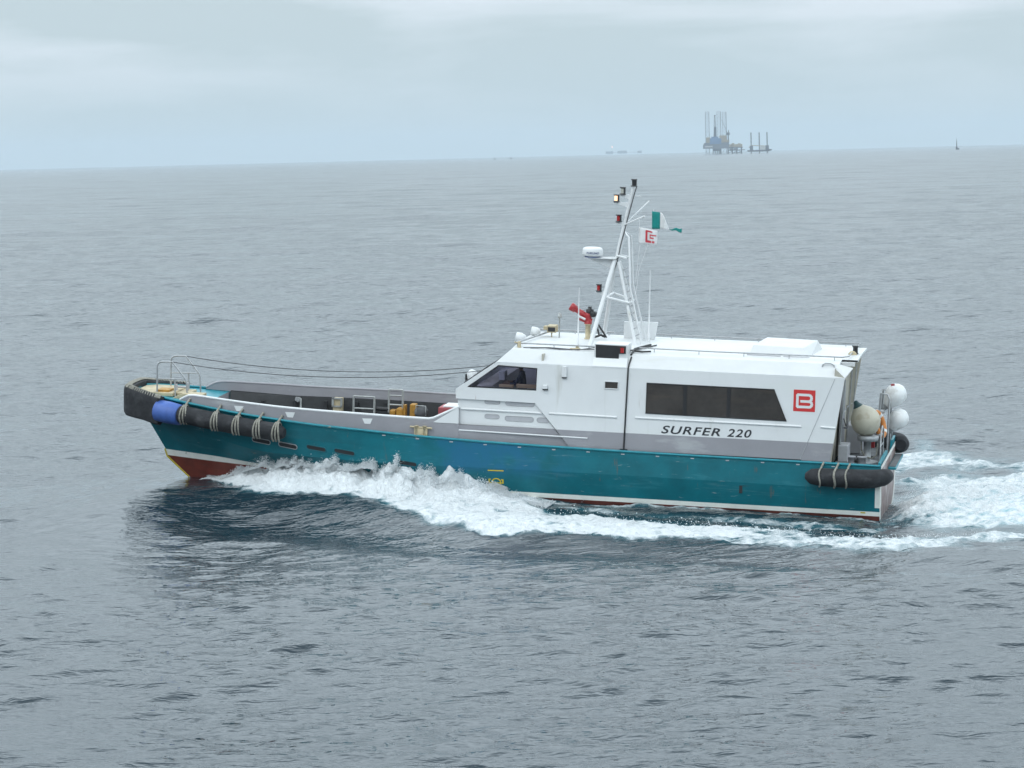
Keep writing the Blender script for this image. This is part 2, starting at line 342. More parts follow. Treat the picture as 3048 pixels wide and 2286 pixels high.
for k in range(16):
    a0, a1 = 2 * PI * k / 16, 2 * PI * (k + 1) / 16
    bar_uw(b, 10.23 + 0.12 * math.cos(a0), 0.235 + 0.12 * math.sin(a0), 10.23 + 0.12 * math.cos(a1), 0.235 + 0.12 * math.sin(a1), 0.03)
bar_uw(b, 10.03, 0.235, 10.44, 0.235, 0.028)
for u in (10.43, 10.05):
    bar_uw(b, u, 0.24, u, 0.335, 0.035); bar_uw(b, u, 0.325, u - 0.05 if u > 10.2 else u + 0.05, 0.325, 0.03)
b.build('load_line_mark', M['yellow'], boat)
b = MB(); b.add(side_patch([(0.36, -0.29), (0.49, -0.29), (0.50, -0.02), (0.37, -0.02)], 0.010), [(0, 1, 2, 3)])
b.build('yellow_mark', M['yellow'], boat)
b = MB(); b.tube([(19.47, 0.0, -0.48), (19.8, 0.0, -0.20), (20.11, 0.0, 0.07), (20.18, 0, 0.28)], 0.035, 6); b.build('stem_bar', M['yellow'], boat)
b = MB(); b.prism([(3.62, 0.32), (3.70, 0.32), (3.70, 0.55), (3.30, 0.57), (3.30, 0.53), (3.62, 0.51)], 'v', 2.40, 2.475); b.build('drain_pipe', M['black'], boat)

# ------------------------------------------------------------------ decks and bulwarks
b = MB()
fd = [(u, deck_v(u) - 0.03, deck_w(u) - 0.03) for u in np.linspace(18.75, 20.93, 14)]
b.m(0)
for p, q in zip(fd[:-1], fd[1:]): b.add([p, q, (q[0], -q[1], q[2]), (p[0], -p[1], p[2])], [(0, 1, 2, 3)])
b.m(1); p = fd[0]; b.add([(18.75, p[1], p[2]), (18.75, -p[1], p[2]), (18.75, -1.1, 0.95), (18.75, 1.1, 0.95)], [(0, 1, 2, 3)])
b.build('foredeck', [M['teal_edge'], M['grey']], boat)
b = MB(); b.box((19.75, -0.75, 1.86), (20.9, 0.75, 1.965)); b.box((19.4, -0.42, 1.82), (19.75, 0.42, 1.93)); b.build('bow_platform', M['cream'], boat, bevel=0.02)
b = MB(); b.box((19.9, 0.15, 1.966), (20.25, 0.62, 2.02)); b.build('anchor_plate', M['ochre'], boat)
b = MB()
st = np.linspace(8.0, 18.75, 20)
for a, c in zip(st[:-1], st[1:]): va, vc = hull_side(a, 0.95) - 0.02, hull_side(c, 0.95) - 0.02; b.add([(a, va, 0.95), (c, vc, 0.95), (c, -vc, 0.95), (a, -va, 0.95)], [(0, 1, 2, 3)])
b.build('cargo_deck', M['greydark'], boat)
bul_top = curve([(11.95, 1.85), (12.05, 1.85), (14.2, 1.88), (16.2, 1.91), (17.95, 1.98), (18.95, 2.02), (19.1, 2.0), (19.4, deck_w(19.4) + 0.0)])
for sg in (1, -1):
    b = MB(); n = 60; us = np.linspace(11.3, 19.38, n); rings = []
    for u in us:
        vo = deck_v(u) - 0.09; wt = bul_top(u) if u > 12.05 else 1.85 + (12.05 - u) / 0.75 * 0.37; wl = deck_w(u) - 0.02
        rings.append([(u, sg * vo, wl), (u, sg * vo, wt), (u, sg * (vo - 0.05), wt), (u, sg * (vo - 0.05), wl)])
    b.m(0); b.loft(rings, closed=True, smooth=False)
    bo = b.build('bulwark', [M['grey']], boat)
    r = MB(); r.tube([(q[1][0], q[1][1] - sg * 0.025, q[1][2] + 0.012) for q in rings], 0.035, 8); r.build('bulwark_rail', M['white'] if sg > 0 else M['grey'], bo)
    # black lining along the inside with dividing posts
    l = MB(); rr = []
    for u in np.linspace(12.2, 18.7, 40):
        vi = deck_v(u) - 0.15; wt = 1.60 + 0.014 * (u - 12.2) + 0.06 * max(0, u - 17) 
        vb = min(vi, hull_side(u, 0.96) - 0.04); rr.append([(u, sg * vb, 0.96), (u, sg * vi, wt), (u, sg * (vi - 0.05), wt - 0.02), (u, sg * min(vi - 0.16, vb - 0.06), 0.96)])
    l.loft(rr, closed=True, smooth=False)
    for u in np.arange(12.6, 18.6, 0.85):
        vi = min(deck_v(u) - 0.2, hull_side(u, 0.96) - 0.08); l.box((u, sg * (vi - 0.09), 0.96), (u + 0.10, sg * vi, 1.56))
    l.build('bulwark_lining', M['blackbay'], bo)
    if sg > 0:
        for u in (17.55, 16.03, 13.83):
            f = MB(); vo = deck_v(u) - 0.088; w = bul_top(u) - 0.10
            f.add([(u - 0.15, deck_v(u - 0.15) - 0.084, w + 0.01), (u + 0.14, deck_v(u + 0.14) - 0.084, w), (u + 0.07, deck_v(u + 0.07) - 0.084, w - 0.14), (u - 0.09, deck_v(u - 0.09) - 0.084, w - 0.14)], [(0, 1, 2, 3)])
            f.build('paint_patch', M['white'], bo)
# white panel where the bulwark sweeps up to the cabin (raised a little from the grey)
b = MB(); b.add([(12.0, 2.395, 1.78), (11.36, 2.400, 2.19), (11.30, 2.400, 2.19), (11.30, 2.400, 1.775), (11.92, 2.396, 1.775)], [(0, 1, 2, 3, 4)]); b.build('bulwark_white_panel', M['white'], boat)
# bollard on the port side deck
b = MB(); b.box((12.14, 2.40, 1.38), (12.50, 2.47, 1.60))
for u in (12.22, 12.44): b.lathe((u, 2.44, 1.36), (0, 0, 1), [(0, 0.045), (0.29, 0.045), (0.29, 0.06), (0.31, 0.06)], 10)
b.tube([(12.02, 2.44, 1.615), (12.62, 2.44, 1.635)], 0.026, 8); b.build('bollard', M['cream'], boat)

# ------------------------------------------------------------------ superstructure
VW, VR = 2.38, 2.02        # wall and roof-edge half breadths
cab = MB()
def holed(b, outer, holes, v, mi):
    """planar wall in the u-w plane at breadth v with holes cut out, filled by triangles"""
    bm = bmesh.new()
    for loop in [outer] + holes:
        vs = [bm.verts.new((p[0], v, p[1])) for p in loop]
        for i in range(len(vs)): bm.edges.new((vs[i], vs[(i + 1) % len(vs)]))
    bmesh.ops.triangle_fill(bm, use_beauty=True, use_dissolve=False, edges=bm.edges[:])
    bm.verts.index_update()
    b.m(mi); b.add([tuple(q.co) for q in bm.verts], [tuple(x.index for x in f.verts) for f in bm.faces], False); bm.free()
WIN = [(11.07, 2.79), (10.25, 3.39), (9.21, 3.355), (9.22, 2.785)]
GW = 1.75                   # border between grey base and white upper works
UPPER = [(1.03, 3.49), (10.31, 3.49), (11.40, 2.71), (11.39, 2.45), (9.25, 2.43), (8.66, GW), (1.27, GW)]
LOWER = [(1.27, GW), (8.66, GW), (8.28, 1.28), (1.35, 1.26)]
for sg in (1, -1):
    holed(cab, UPPER, [WIN], sg * VW, 0)
    cab.m(1); cab.add([(u, sg * VW, w) for u, w in LOWER], [tuple(range(4))])
    # recessed lower front
    cab.m(0); cab.add([(9.35, sg * 2.31, 2.47), (11.35, sg * 2.31, 2.47), (11.35, sg * 2.31, GW), (8.4, sg * 2.31, GW)], [(0, 1, 2, 3)])
    cab.m(1); cab.add([(8.4, sg * 2.31, GW), (11.97, sg * 2.392, GW), (11.97, sg * 2.392, 1.30), (8.1, sg * 2.31, 1.25)], [(0, 1, 2, 3)])
    # returns of the recess
    cab.m(0); cab.add([(9.25, sg * VW, 2.43), (11.39, sg * VW, 2.45), (11.39, sg * 2.31, 2.45), (9.25, sg * 2.31, 2.43)], [(0, 1, 2, 3)])
    cab.add([(9.25, sg * VW, 2.43), (8.28, sg * VW, 1.28), (8.28, sg * 2.31, 1.28), (9.25, sg * 2.31, 2.43)], [(0, 1, 2, 3)])
# chamfer and roof
roof = MB()
cam = lambda v: 3.80 + 0.07 * (1 - (v / VR) ** 2)
for sg in (1, -1):
    roof.m(0); roof.add([(10.31, sg * VW, 3.49), (1.03, sg * VW, 3.49), (0.86, sg * VR, 3.72), (1.22, sg * VR, 3.80), (9.98, sg * VR, 3.80)], [(0, 1, 2, 3, 4)])
    roof.add([(1.03, sg * VW, 3.47), (0.86, sg * VR, 3.70), (1.3, sg * VR, 3.70), (1.3, sg * VW, 3.47)], [(0, 1, 2, 3)])
vs_ = np.linspace(-VR, VR, 13)
for a, c in zip(vs_[:-1], vs_[1:]):
    ua = 1.22 if max(abs(a), abs(c)) > 1.55 else 0.80
    roof.add([(9.98, a, cam(a)), (9.98, c, cam(c)), (ua, c, cam(c)), (ua, a, cam(a))], [(0, 1, 2, 3)])
    roof.add([(9.98, a, cam(a) - 0.06), (9.98, c, cam(c) - 0.06), (ua, c, cam(c) - 0.06), (ua, a, cam(a) - 0.06)], [(0, 1, 2, 3)])
    roof.add([(ua, a, cam(a)), (ua, c, cam(c)), (ua, c, cam(c) - 0.06), (ua, a, cam(a) - 0.06)], [(0, 1, 2, 3)])
roof.box((0.86, -1.56, 3.70), (1.3, -1.50, 3.80)); roof.box((0.86, 1.50, 3.70), (1.3, 1.56, 3.80))
# front: windscreen face with three panes left open, sill band and lower front wall
def ws(v, t, off=0.0):      # point on the raked windscreen plane, t from sill to roof
    return (11.40 + (10.31 - 11.40) * t + off, v, 2.71 + 0.78 * t)
bands = [(-2.38, -2.2), (-0.82, -0.70), (0.70, 0.82), (2.2, 2.38)]
cab.m(0)
for a, c in bands: cab.add([ws(a, 0.12), ws(c, 0.12), ws(c, 0.9), ws(a, 0.9)], [(0, 1, 2, 3)])
cab.add([ws(-VW, 0), ws(VW, 0), ws(VW, 0.12), ws(-VW, 0.12)], [(0, 1, 2, 3)]); cab.add([ws(-VW, 0.9), ws(VW, 0.9), ws(VW, 1), ws(-VW, 1)], [(0, 1, 2, 3)])
cab.add([(10.31, -VW, 3.49), (10.31, VW, 3.49), (9.98, VR, 3.80), (9.98, 0, cam(0)), (9.98, -VR, 3.80)], [(0, 1, 2, 3, 4)])
cab.add([(11.40, -VW, 2.71), (11.40, VW, 2.71), (11.39, VW, 2.45), (11.39, -VW, 2.45)], [(0, 1, 2, 3)])
cab.add([(11.39, -VW, 2.45), (11.39, VW, 2.45), (11.35, 2.31, 2.45), (11.35, -2.31, 2.45)], [(0, 1, 2, 3)])
cab.add([(11.35, -2.31, 2.46), (11.35, 2.31, 2.46), (11.34, 2.31, 0.95), (11.34, -2.31, 0.95)], [(0, 1, 2, 3)])
# aft end, recessed: side returns, back wall and a floor to keep the light out
cab.m(2)
cab.add([(1.30, -2.34, 3.72), (1.30, 2.34, 3.72), (1.42, 2.34, 0.98), (1.42, -2.34, 0.98)], [(0, 1, 2, 3)])
for sg in (1, -1): cab.add([(1.03, sg * 2.375, 3.49), (1.35, sg * 2.375, 1.0), (1.42, sg * 2.34, 0.98), (1.30, sg * 2.34, 3.72)], [(0, 1, 2, 3)])
cab.m(2); cab.box((9.05, -2.3, 1.3), (9.10, 2.3, 3.74)); cab.box((9.1, -2.3, 1.58), (11.3, 2.3, 1.62))
cabin = cab.build('cabin', [M['white'], M['grey'], M['beige']], boat, fix=False)
roof.build('roof', [M['roofwhite']], boat, fix=False)
b = MB()
for v0, v1 in ((-2.2, -0.82), (-0.70, 0.70), (0.82, 2.2)): b.add([ws(v0, 0.12, -0.01), ws(v1, 0.12, -0.01), ws(v1, 0.9, -0.01), ws(v0, 0.9, -0.01)], [(0, 1, 2, 3)])
b.build('windscreen', M['glass'], boat)
for v0 in (1.2, -0.1):
    b = MB(); b.tube([ws(v0 + 0.7, 0.14, 0.03), ws(v0 + 0.3, 0.55, 0.03)], 0.014, 6); b.tube([ws(v0 + 0.25, 0.30, 0.03), ws(v0 + 0.34, 0.80, 0.03)], 0.022, 6); b.build('wiper', M['black'], boat)
for sg in (1, -1):
    w_ = MB(); w_.add([(u, sg * (VW - 0.02), w) for u, w in WIN], [(0, 1, 2, 3)]); wo = w_.build('side_window', M['glass'], boat)
    f = MB(); f.tube([(u, sg * (VW - 0.004), w) for u, w in WIN], 0.020, 6, closed=True); f.build('window_gasket', M['gasket'], wo)
    # long tinted saloon window with two mullions
    BW = [(6.25, 3.11), (2.87, 3.10), (2.52, 2.29), (6.26, 2.31)]
    w_ = MB(); w_.add([(u, sg * (VW + 0.004), w) for u, w in BW], [(0, 1, 2, 3)]); wo = w_.build('saloon_window', M['darkglass'], boat)
    f = MB(); f.tube([(u, sg * (VW + 0.006), w) for u, w in BW], 0.016, 6, closed=True)
    for u in (5.22, 4.06): f.box((u - 0.05, sg * (VW + 0.002), 2.31), (u + 0.05, sg * (VW + 0.010), 3.10))
    f.build('window_frame', M['gasket'], wo)
    # rub rail, half round, in the lengths seen
    r = MB()
    for u0, u1 in ((11.25, 9.04), (8.85, 7.03), (6.53, 2.13), (1.62, 1.24)): r.tube([(u0, sg * (2.325 if u0 > 9.3 else VW), 2.175), (u1, sg * (2.325 if u0 > 9.3 else VW), 2.16)], 0.030, 8)
    r.tube([(11.3, sg * 2.37, 1.60), (7.8, sg * VW, 1.555)], 0.020, 8)
    r.build('side_rail', M['white'], boat)
b = MB(); q = [(7.37, 3.11), (7.01, 3.11), (7.02, 2.91), (7.37, 2.91)]; b.add([(u, VW + 0.004, w) for u, w in q], [(0, 1, 2, 3)]); po = b.build('porthole', M['darkglass'], boat)
b = MB(); b.tube([(u, VW + 0.006, w) for u, w in q], 0.02, 6, closed=True); b.build('window_frame', M['white'], po)
# recessed grey vents in the lower front
for c, L, h in (((10.41, 2.39), 0.42, 0.10), ((9.66, 2.375), 0.78, 0.12), ((10.41, 2.00), 0.40, 0.11), ((9.67, 1.97), 0.78, 0.13), ((9.02, 1.97), 0.34, 0.13)):
    b = MB(); q = stadium(c, L, h, 0.005); b.add([(u, 2.316, w) for u, w in q], [tuple(range(len(q)))]); vo = b.build('side_vent', M['ventgrey'], boat)
    b = MB(); b.tube([(u, 2.316, w) for u, w in q], 0.008, 5, closed=True); b.build('vent_rim', M['steel'], vo)
# black joint between superstructure blocks, drain hose and seams
b = MB(); b.tube([(6.72, 2.10, 3.75), (6.745, 2.30, 3.60), (6.755, VW + 0.02, 3.48), (6.79, VW + 0.02, 2.3), (6.82, VW + 0.02, 1.30)], 0.022, 6); b.box((6.72, VW, 1.25), (6.92, VW + 0.05, 1.32)); b.build('cable_run', M['gasket'], boat)
b = MB(); b.box((6.7, 2.36, 1.245), (2.1, VW + 0.022, 1.285)); b.box((8.25, 2.36, 1.27), (7.95, VW + 0.02, 1.30)); b.build('base_gasket', M['gasket'], boat)
b = MB(); b.tube([(1.29, VW + 0.001, 3.46), (2.13, VW + 0.001, 1.28)], 0.009, 5); b.build('panel_seam', M['ventgrey'], boat)
b = MB(); b.box((9.03, VW, 2.83), (8.91, VW + 0.08, 2.93)); b.build('wall_fitting', M['white'], boat, bevel=0.01)
b = MB(); b.box((8.52, VW, 3.17), (8.40, VW + 0.07, 3.46)); b.build('wall_fitting', M['white'], boat, bevel=0.01)
b = MB(); b.box((9.03, VW + 0.005, 2.80), (8.90, VW + 0.07, 2.828)); b.build('fitting_base', M['gasket'], boat)
b = MB(); b.box((8.52, VW + 0.005, 3.14), (8.40, VW + 0.06, 3.168)); b.build('fitting_base', M['gasket'], boat)
# name on the side
for word, ua, ub in (('SURFER', 5.83, 4.26), ('220', 4.08, 3.43)):
    vs, fs = text_mesh(word, 0.30, 0.25, 0.005, 1.14)
    x0 = min(p[0] for p in vs); x1 = max(p[0] for p in vs); sx = (ua - ub) / (x1 - x0); y0 = min(p[1] for p in vs); y1 = max(p[1] for p in vs)
    b = MB(); b.add([(ua - (p[0] - x0) * sx, VW + 0.004, 1.790 + (p[1] - y0) * 0.215 / (y1 - y0)) for p in vs], fs); b.build('name_lettering', M['ink'], boat)
# red emblem with a white angular B
b = MB(); b.box((2.355, VW + 0.001, 2.56), (1.785, VW + 0.006, 3.13)); emb = b.build('emblem', M['logored'], boat)
def emblem_strokes(b, P, t):
    """the letter as one continuous stroke: open middle bar, two bowls, square left"""
    path = [(0.36, 0.47), (0.72, 0.47)]
    for k in range(7): a = -PI / 2 + PI * k / 6; path.append((0.70 + 0.13 * math.cos(a), 0.62 + 0.15 * math.sin(a)))
    path += [(0.21, 0.77), (0.18, 0.74), (0.18, 0.24), (0.21, 0.21), (0.72, 0.21)]
    for k in range(7): a = -PI / 2 + PI * k / 6; path.append((0.72 + 0.13 * math.cos(a), 0.34 + 0.13 * math.sin(a)))
    for (x0, y0), (x1, y1) in zip(path[:-1], path[1:]):
        d = Vector((x1 - x0, y1 - y0)); 
        if d.length < 1e-6: continue
        d.normalize(); nx, ny = -d.y * t / 2, d.x * t / 2; ex, ey = d.x * t * 0.35, d.y * t * 0.35
        b.add([P(x0 - nx - ex, y0 - ny - ey), P(x1 - nx + ex, y1 - ny + ey), P(x1 + nx + ex, y1 + ny + ey), P(x0 + nx - ex, y0 + ny - ey)], [(0, 1, 2, 3)])
cnt = [0]
def PE(x, y): cnt[0] += 1; return (2.355 - x * 0.57, VW + 0.008 + 0.0001 * (cnt[0] // 4), 2.56 + y * 0.57)
b = MB(); emblem_strokes(b, PE, 0.118); b.build('emblem_letter', M['white'], emb)

# sidelight housing on the port roof edge: white box, black screen, red lamp
b = MB(); b.box((7.70, 1.55, 3.70), (6.82, 2.20, 4.07)); b.prism([(2.38, 3.49), (2.20, 3.72), (2.0, 3.72), (2.0, 3.49)], 'u', 7.70, 6.80); b.prism([(1.55, 3.70), (2.2, 3.70), (2.39, 3.50), (2.385, 3.46), (1.55, 3.46)], 'u', 7.72, 6.80)
sl = b.build('sidelight_housing', M['white'], boat)
b = MB(); b.prism([(7.67, 4.05), (6.86, 4.04), (6.86, 3.84), (7.04, 3.83), (7.045, 3.65), (7.66, 3.68)], 'v', 2.203, 2.215); b.build('black_screen', M['black'], sl)
b = MB(); b.lathe((6.95, 2.24, 3.87), (0, 0, 1), [(0, 0.05), (0.13, 0.05)], 12); b.build('red_sidelight', M['redglass'], sl)

# ------------------------------------------------------------------ roof fittings
def rail(pts, r=0.016, name='roof_rail', m='steel'): b = MB(); b.tube(pts, r, 6); return b.build(name, M[m], boat)
rz = 3.92
b = MB(); b.tube([(9.95, 1.62, rz), (7.8, 1.62, rz)], 0.022, 6); b.tube([(9.95, -1.6, rz), (7.8, -1.6, rz)], 0.02, 6); b.tube([(9.95, 1.62, rz), (9.5, -0.7, rz + 0.04)], 0.026, 6)
for u in (9.9, 8.9, 7.95):
    for v in (1.62, -1.6): b.tube([(u, v, 3.8), (u, v, rz)], 0.013, 6)
b.build('roof_rail', M['steel'], boat)
b = MB(); b.tube([(6.6, 1.55, 3.93), (4.6, 1.55, 3.92), (1.2, 1.55, 3.93), (1.05, 1.3, 3.93), (1.0, -1.5, 3.93), (6.6, -1.55, 3.93)], 0.019, 6)
for u in (6.2, 5.0, 3.8, 2.6, 1.4):
    for v in (1.55, -1.55): b.tube([(u, v, 3.81), (u, v, 3.925)], 0.012, 6)
b.build('roof_rail', M['steel'], boat)
b = MB(); b.tube([(9.5, 1.85, 3.835), (9.1, 1.83, 3.85), (8.7, 1.86, 3.835), (8.35, 1.84, 3.84), (7.75, 1.70, 3.86)], 0.014, 6); b.tube([(9.7, 1.8, 3.83), (9.0, 1.8, 3.86), (8.2, 1.86, 3.84), (7.72, 1.75, 3.92)], 0.012, 6); b.build('cable', M['darkrope'], boat)
b = MB(); b.tube([(6.45, 0.55, 3.90), (6.65, 1.15, 3.89), (6.72, 1.6, 3.90), (6.74, 2.05, 3.80)], 0.03, 6); b.tube([(6.3, 0.5, 3.89), (6.6, 1.3, 3.88), (6.80, 1.75, 3.88)], 0.018, 6)
b.tube([(6.75, 1.72, 3.87), (6.5, 1.80, 3.86), (6.25, 1.80, 3.88)], 0.026, 6); b.build('cable', M['gasket'], boat)
# two white searchlights and a deck lamp at the front of the roof
for (u, v, w, r) in ((9.80, -0.55, 3.98, 0.12), (10.02, 0.5, 3.93, 0.13)):
    b = MB(); b.lathe((u + 0.02, v, w), (0.9, 0.1, 0.15), [(-0.14, 0.02), (-0.12, r * 0.6), (-0.04, r), (0.10, r), (0.12, r * 0.85)], 16); b.tube([(u, v, w - 0.02), (u, v, w - 0.17)], 0.03, 8); b.box((u - 0.10, v - 0.12, w - 0.19), (u + 0.10, v + 0.12, w - 0.14)); b.build('searchlight', M['white'], boat)
b = MB(); b.lathe((10.1, 0.0, 3.85), (0, 0, 1), [(0, 0.13), (0.06, 0.13), (0.10, 0.09), (0.11, 0.02)], 14); b.build('roof_vent', M['white'], boat)
b = MB(); b.box((9.20, -0.62, 4.00), (9.45, -0.25, 4.19)); b.tube([(9.34, -0.4, 3.85), (9.34, -0.4, 4.02)], 0.02, 6); b.box((9.44, -0.55, 4.06), (9.56, -0.32, 4.16)); ho = b.build('floodlight', M['cream'], boat, bevel=0.015)
b = MB(); b.box((9.22, -0.249, 4.03), (9.42, -0.243, 4.15)); b.build('floodlight_lens', M['black'], ho)
b = MB(); b.lathe((9.82, 1.75, 3.78), (0, 0, 1), [(0, 0.05), (0.20, 0.045), (0.21, 0.02)], 10); b.tube([(9.82, 1.75, 3.94), (9.95, 1.78, 3.96)], 0.02, 6); b.build('roof_bracket', M['cream'], boat)
b = MB(); b.lathe((9.11, -0.3, 3.85), (0, 0, 1), [(0, 0.018), (0.55, 0.018), (0.56, 0.045), (0.60, 0.07), (0.62, 0.06), (0.66, 0.05), (0.70, 0.03), (0.71, 0.005)], 12); b.build('satellite_mushroom', M['alu'], boat)
b = MB(); b.lathe((8.28, 1.55, 3.80), (0, 0, 1), [(0, 0.10), (0.03, 0.10), (0.05, 0.05), (0.09, 0.04)], 10); b.tube([(8.45, 1.7, 3.83), (8.2, 1.6, 3.84)], 0.03, 6); b.build('deck_fitting', M['cream'], boat)
# raised escape hatch
b = MB()
lo = [(3.72, 1.25, 3.82), (2.08, 1.25, 3.82), (1.92, -0.55, 3.84), (3.72, -0.55, 3.84)]; hi = [(3.62, 1.05, 4.09), (2.28, 1.05, 4.07), (2.05, -0.4, 4.11), (3.42, -0.4, 4.13)]
b.add(lo + hi, [(4, 5, 6, 7), (0, 1, 5, 4), (1, 2, 6, 5), (2, 3, 7, 6), (3, 0, 4, 7)]); ha = b.build('roof_hatch', M['roofwhite'], boat, bevel=0.02)
b = MB(); b.tube([(3.75, 1.30, 3.85), (2.85, 1.30, 3.845)], 0.022, 6); b.tube([(2.78, 1.30, 3.845), (2.08, 1.30, 3.84)], 0.022, 6); b.build('hatch_hinge', M['ventgrey'], ha)
b = MB(); b.tube([(1.66, 2.1, 3.70), (1.65, 2.1, 3.78), (1.58, 2.1, 3.82), (1.44, 2.1, 3.82), (1.35, 2.1, 3.78), (1.34, 2.1, 3.68)], 0.018, 8); b.build('grab_handle', M['steel'], boat)
# stern light at the roof's after edge
def lamp(c, m_glass, name, parent, h=0.20, r=0.072):
    b = MB(); u, v, w = c
    b.lathe(c, (0, 0, 1), [(0, r * 1.25), (h * 0.10, r * 1.25), (h * 0.16, r * 0.9)], 14); b.lathe((u, v, w + h * 0.84), (0, 0, 1), [(0, r * 0.9), (h * 0.06, r * 1.15), (h * 0.16, r * 1.15)], 14)
    b.box((u - r * 0.95, v - r * 0.85, w + h * 0.1), (u - r * 0.45, v + r * 0.7, w + h * 0.9)); o = b.build(name, M['lampcase'], parent)
    g = MB(); g.lathe((u, v, w + h * 0.15), (0, 0, 1), [(0, r * 0.78), (h * 0.70, r * 0.78)], 14); g.build('lamp_glass', M[m_glass], o); return o
lamp((0.98, 0.3, 3.88), 'lampcase', 'stern_light', boat, 0.22, 0.075)
b = MB(); b.lathe((1.03, 0.42, 3.85), (0, 1, 0.1), [(0, 0.02), (0.02, 0.10), (0.05, 0.12), (0.07, 0.09), (0.08, 0.01)], 16); b.build('round_floodlight', M['cream'], boat)

# ------------------------------------------------------------------ mast
MK = lambda: MB()
b = MK()
AP = (7.50, 0.0, 6.15)
for sg in (1, -1):
    b.tube([(8.02, sg * 1.15, 3.82), (7.57, sg * 0.06, 6.10)], 0.060, 10)
    b.tube([(6.86, sg * 0.55, 3.84), (7.46, sg * 0.08, 6.05)], 0.045, 10)
    b.tube([(7.69, sg * 0.55, 5.13), (7.09, sg * 0.36, 4.98)], 0.036, 8)
    b.tube([(6.72, sg * 0.40, 3.84), (7.10, sg * 0.25, 5.4), (7.18, sg * 0.2, 6.75), (7.32, sg * 0.03, 6.86)], 0.026, 8)
    b.box((8.12, sg * 1.05, 3.82), (7.92, sg * 1.25, 3.85))
b.tube([(7.69, 0.55, 5.13), (7.69, -0.55, 5.13)], 0.036, 8); b.tube([(7.09, 0.36, 4.98), (7.09, -0.36, 4.98)], 0.03, 8)
b.tube([AP, (7.43, 0, 6.55), (7.12, 0, 8.07)], [0.075, 0.07, 0.05], 12)
b.tube([(7.50, 0.1, 6.22), (7.22, 0.18, 6.17)], 0.03, 8); b.tube([(7.50, -0.1, 6.22), (7.22, -0.18, 6.17)], 0.03, 8)
mast = b.build('mast', M['white'], boat)
b = MB()
for k in range(10):
    t = k / 9; u = 6.90 + 0.42 * t; w = 4.1 + 1.75 * t; v = 0.50 - 0.38 * t; b.tube([(u, v, w), (u - 0.10, v - 0.10, w + 0.05)], 0.016, 6)
    b.tube([(u, -v, w), (u, v, w)], 0.010, 6)
b.build('mast_steps', M['steel'], mast)
b = MB(); b.tube([(7.98, 1.0, 3.95), (7.66, 0.20, 5.6), (7.50, 0.07, 6.05), (7.42, 0.075, 6.5), (7.07, 0.07, 7.95), (7.02, 0.05, 8.12)], 0.016, 6); b.build('mast_cable', M['darkrope'], mast)
# lamp brackets and lamps
for pl, v in (([(7.13, 7.88), (7.50, 7.86), (7.48, 7.84), (7.14, 7.72)], 0), ([(7.20, 7.66), (7.66, 7.66), (7.62, 7.635), (7.22, 7.52)], 0), ([(7.30, 7.12), (7.58, 7.12), (7.56, 7.10), (7.32, 6.98)], 0), ([(7.72, 5.26), (8.02, 5.26), (8.0, 5.24), (7.74, 5.12)], 0.44), ([(6.93, 7.83), (7.14, 7.83), (7.14, 7.855), (6.93, 7.855)], 0)):
    br = MB(); br.prism(pl, 'v', v - 0.02, v + 0.02); br.build('lamp_bracket', M['white'], mast)
for c, g in (((7.11, 0, 8.10), 'lampcase'), ((7.41, 0, 7.875), 'lampglass'), ((7.575, 0, 7.67), 'lampon'), ((7.50, 0, 7.13), 'redglass'), ((7.92, 0.44, 5.27), 'redglass')):
    lamp(c, g, 'mast_lamp', mast)
# radar dome on its bracket
b = MB(); b.prism([(8.36, 6.14), (7.50, 6.18), (7.50, 6.12), (7.60, 5.86), (7.72, 5.88), (8.30, 6.115)], 'v', -0.03, 0.03); b.box((8.40, -0.17, 6.125), (7.52, 0.17, 6.15)); b.build('radar_bracket', M['white'], mast)
b = MB(); b.lathe((8.19, 0, 6.15), (0, 0, 1), [(0, 0.19), (0.03, 0.21), (0.04, 0.275), (0.09, 0.285), (0.20, 0.275), (0.245, 0.255), (0.262, 0.20), (0.265, 0.02)], 28); rd = b.build('radar_dome', M['white'], mast)
b = MB(); b.lathe((8.19, 0, 6.152), (0, 0, 1), [(0, 0.205), (0.022, 0.222)], 28); b.build('radar_base_ring', M['drum'], rd)
vs, fs = text_mesh('FURUNO', 0.075, 0.1, 0.002, 1.05); x0 = min(p[0] for p in vs); x1 = max(p[0] for p in vs); xm = (x0 + x1) / 2
b = MB(); R_ = 0.287
for_v = []
for p in vs: a = (p[0] - xm) * (0.36 / (x1 - x0)) / R_ + 0.18; for_v.append((8.19 - R_ * math.sin(a), R_ * math.cos(a), 6.25 + p[1]))
b.add(for_v, fs); b.build('radar_lettering', M['navyink'], rd)
# signal yards
b = MB(); b.tube([(7.36, 0.03, 7.05), (6.73, 0.42, 7.345)], 0.024, 8); b.tube([(7.28, -0.03, 7.12), (6.80, -0.75, 7.66)], 0.018, 8); b.build('signal_yard', M['white'], mast)
b = MB(); b.tube([(6.60, -0.3, 7.48), (6.62, -0.3, 6.9), (6.95, -0.2, 5.8), (7.0, -0.15, 5.2)], 0.006, 5); b.tube([(6.97, -0.2, 7.25), (6.94, -0.2, 6.5), (7.02, -0.15, 5.5)], 0.006, 5); b.build('halyard', M['flagwhite'], mast)
# whip aerials
for c, h in (((6.60, 0.0, 3.9), 1.95), ((8.38, 0.9, 3.8), 1.6)):
    b = MB(); b.lathe(c, (0, 0, 1), [(0, 0.035), (0.22, 0.035), (0.23, 0.022), (h * 0.6, 0.017), (h - 0.02, 0.010), (h, 0.010)], 8); b.build('whip_aerial', M['white'], boat)
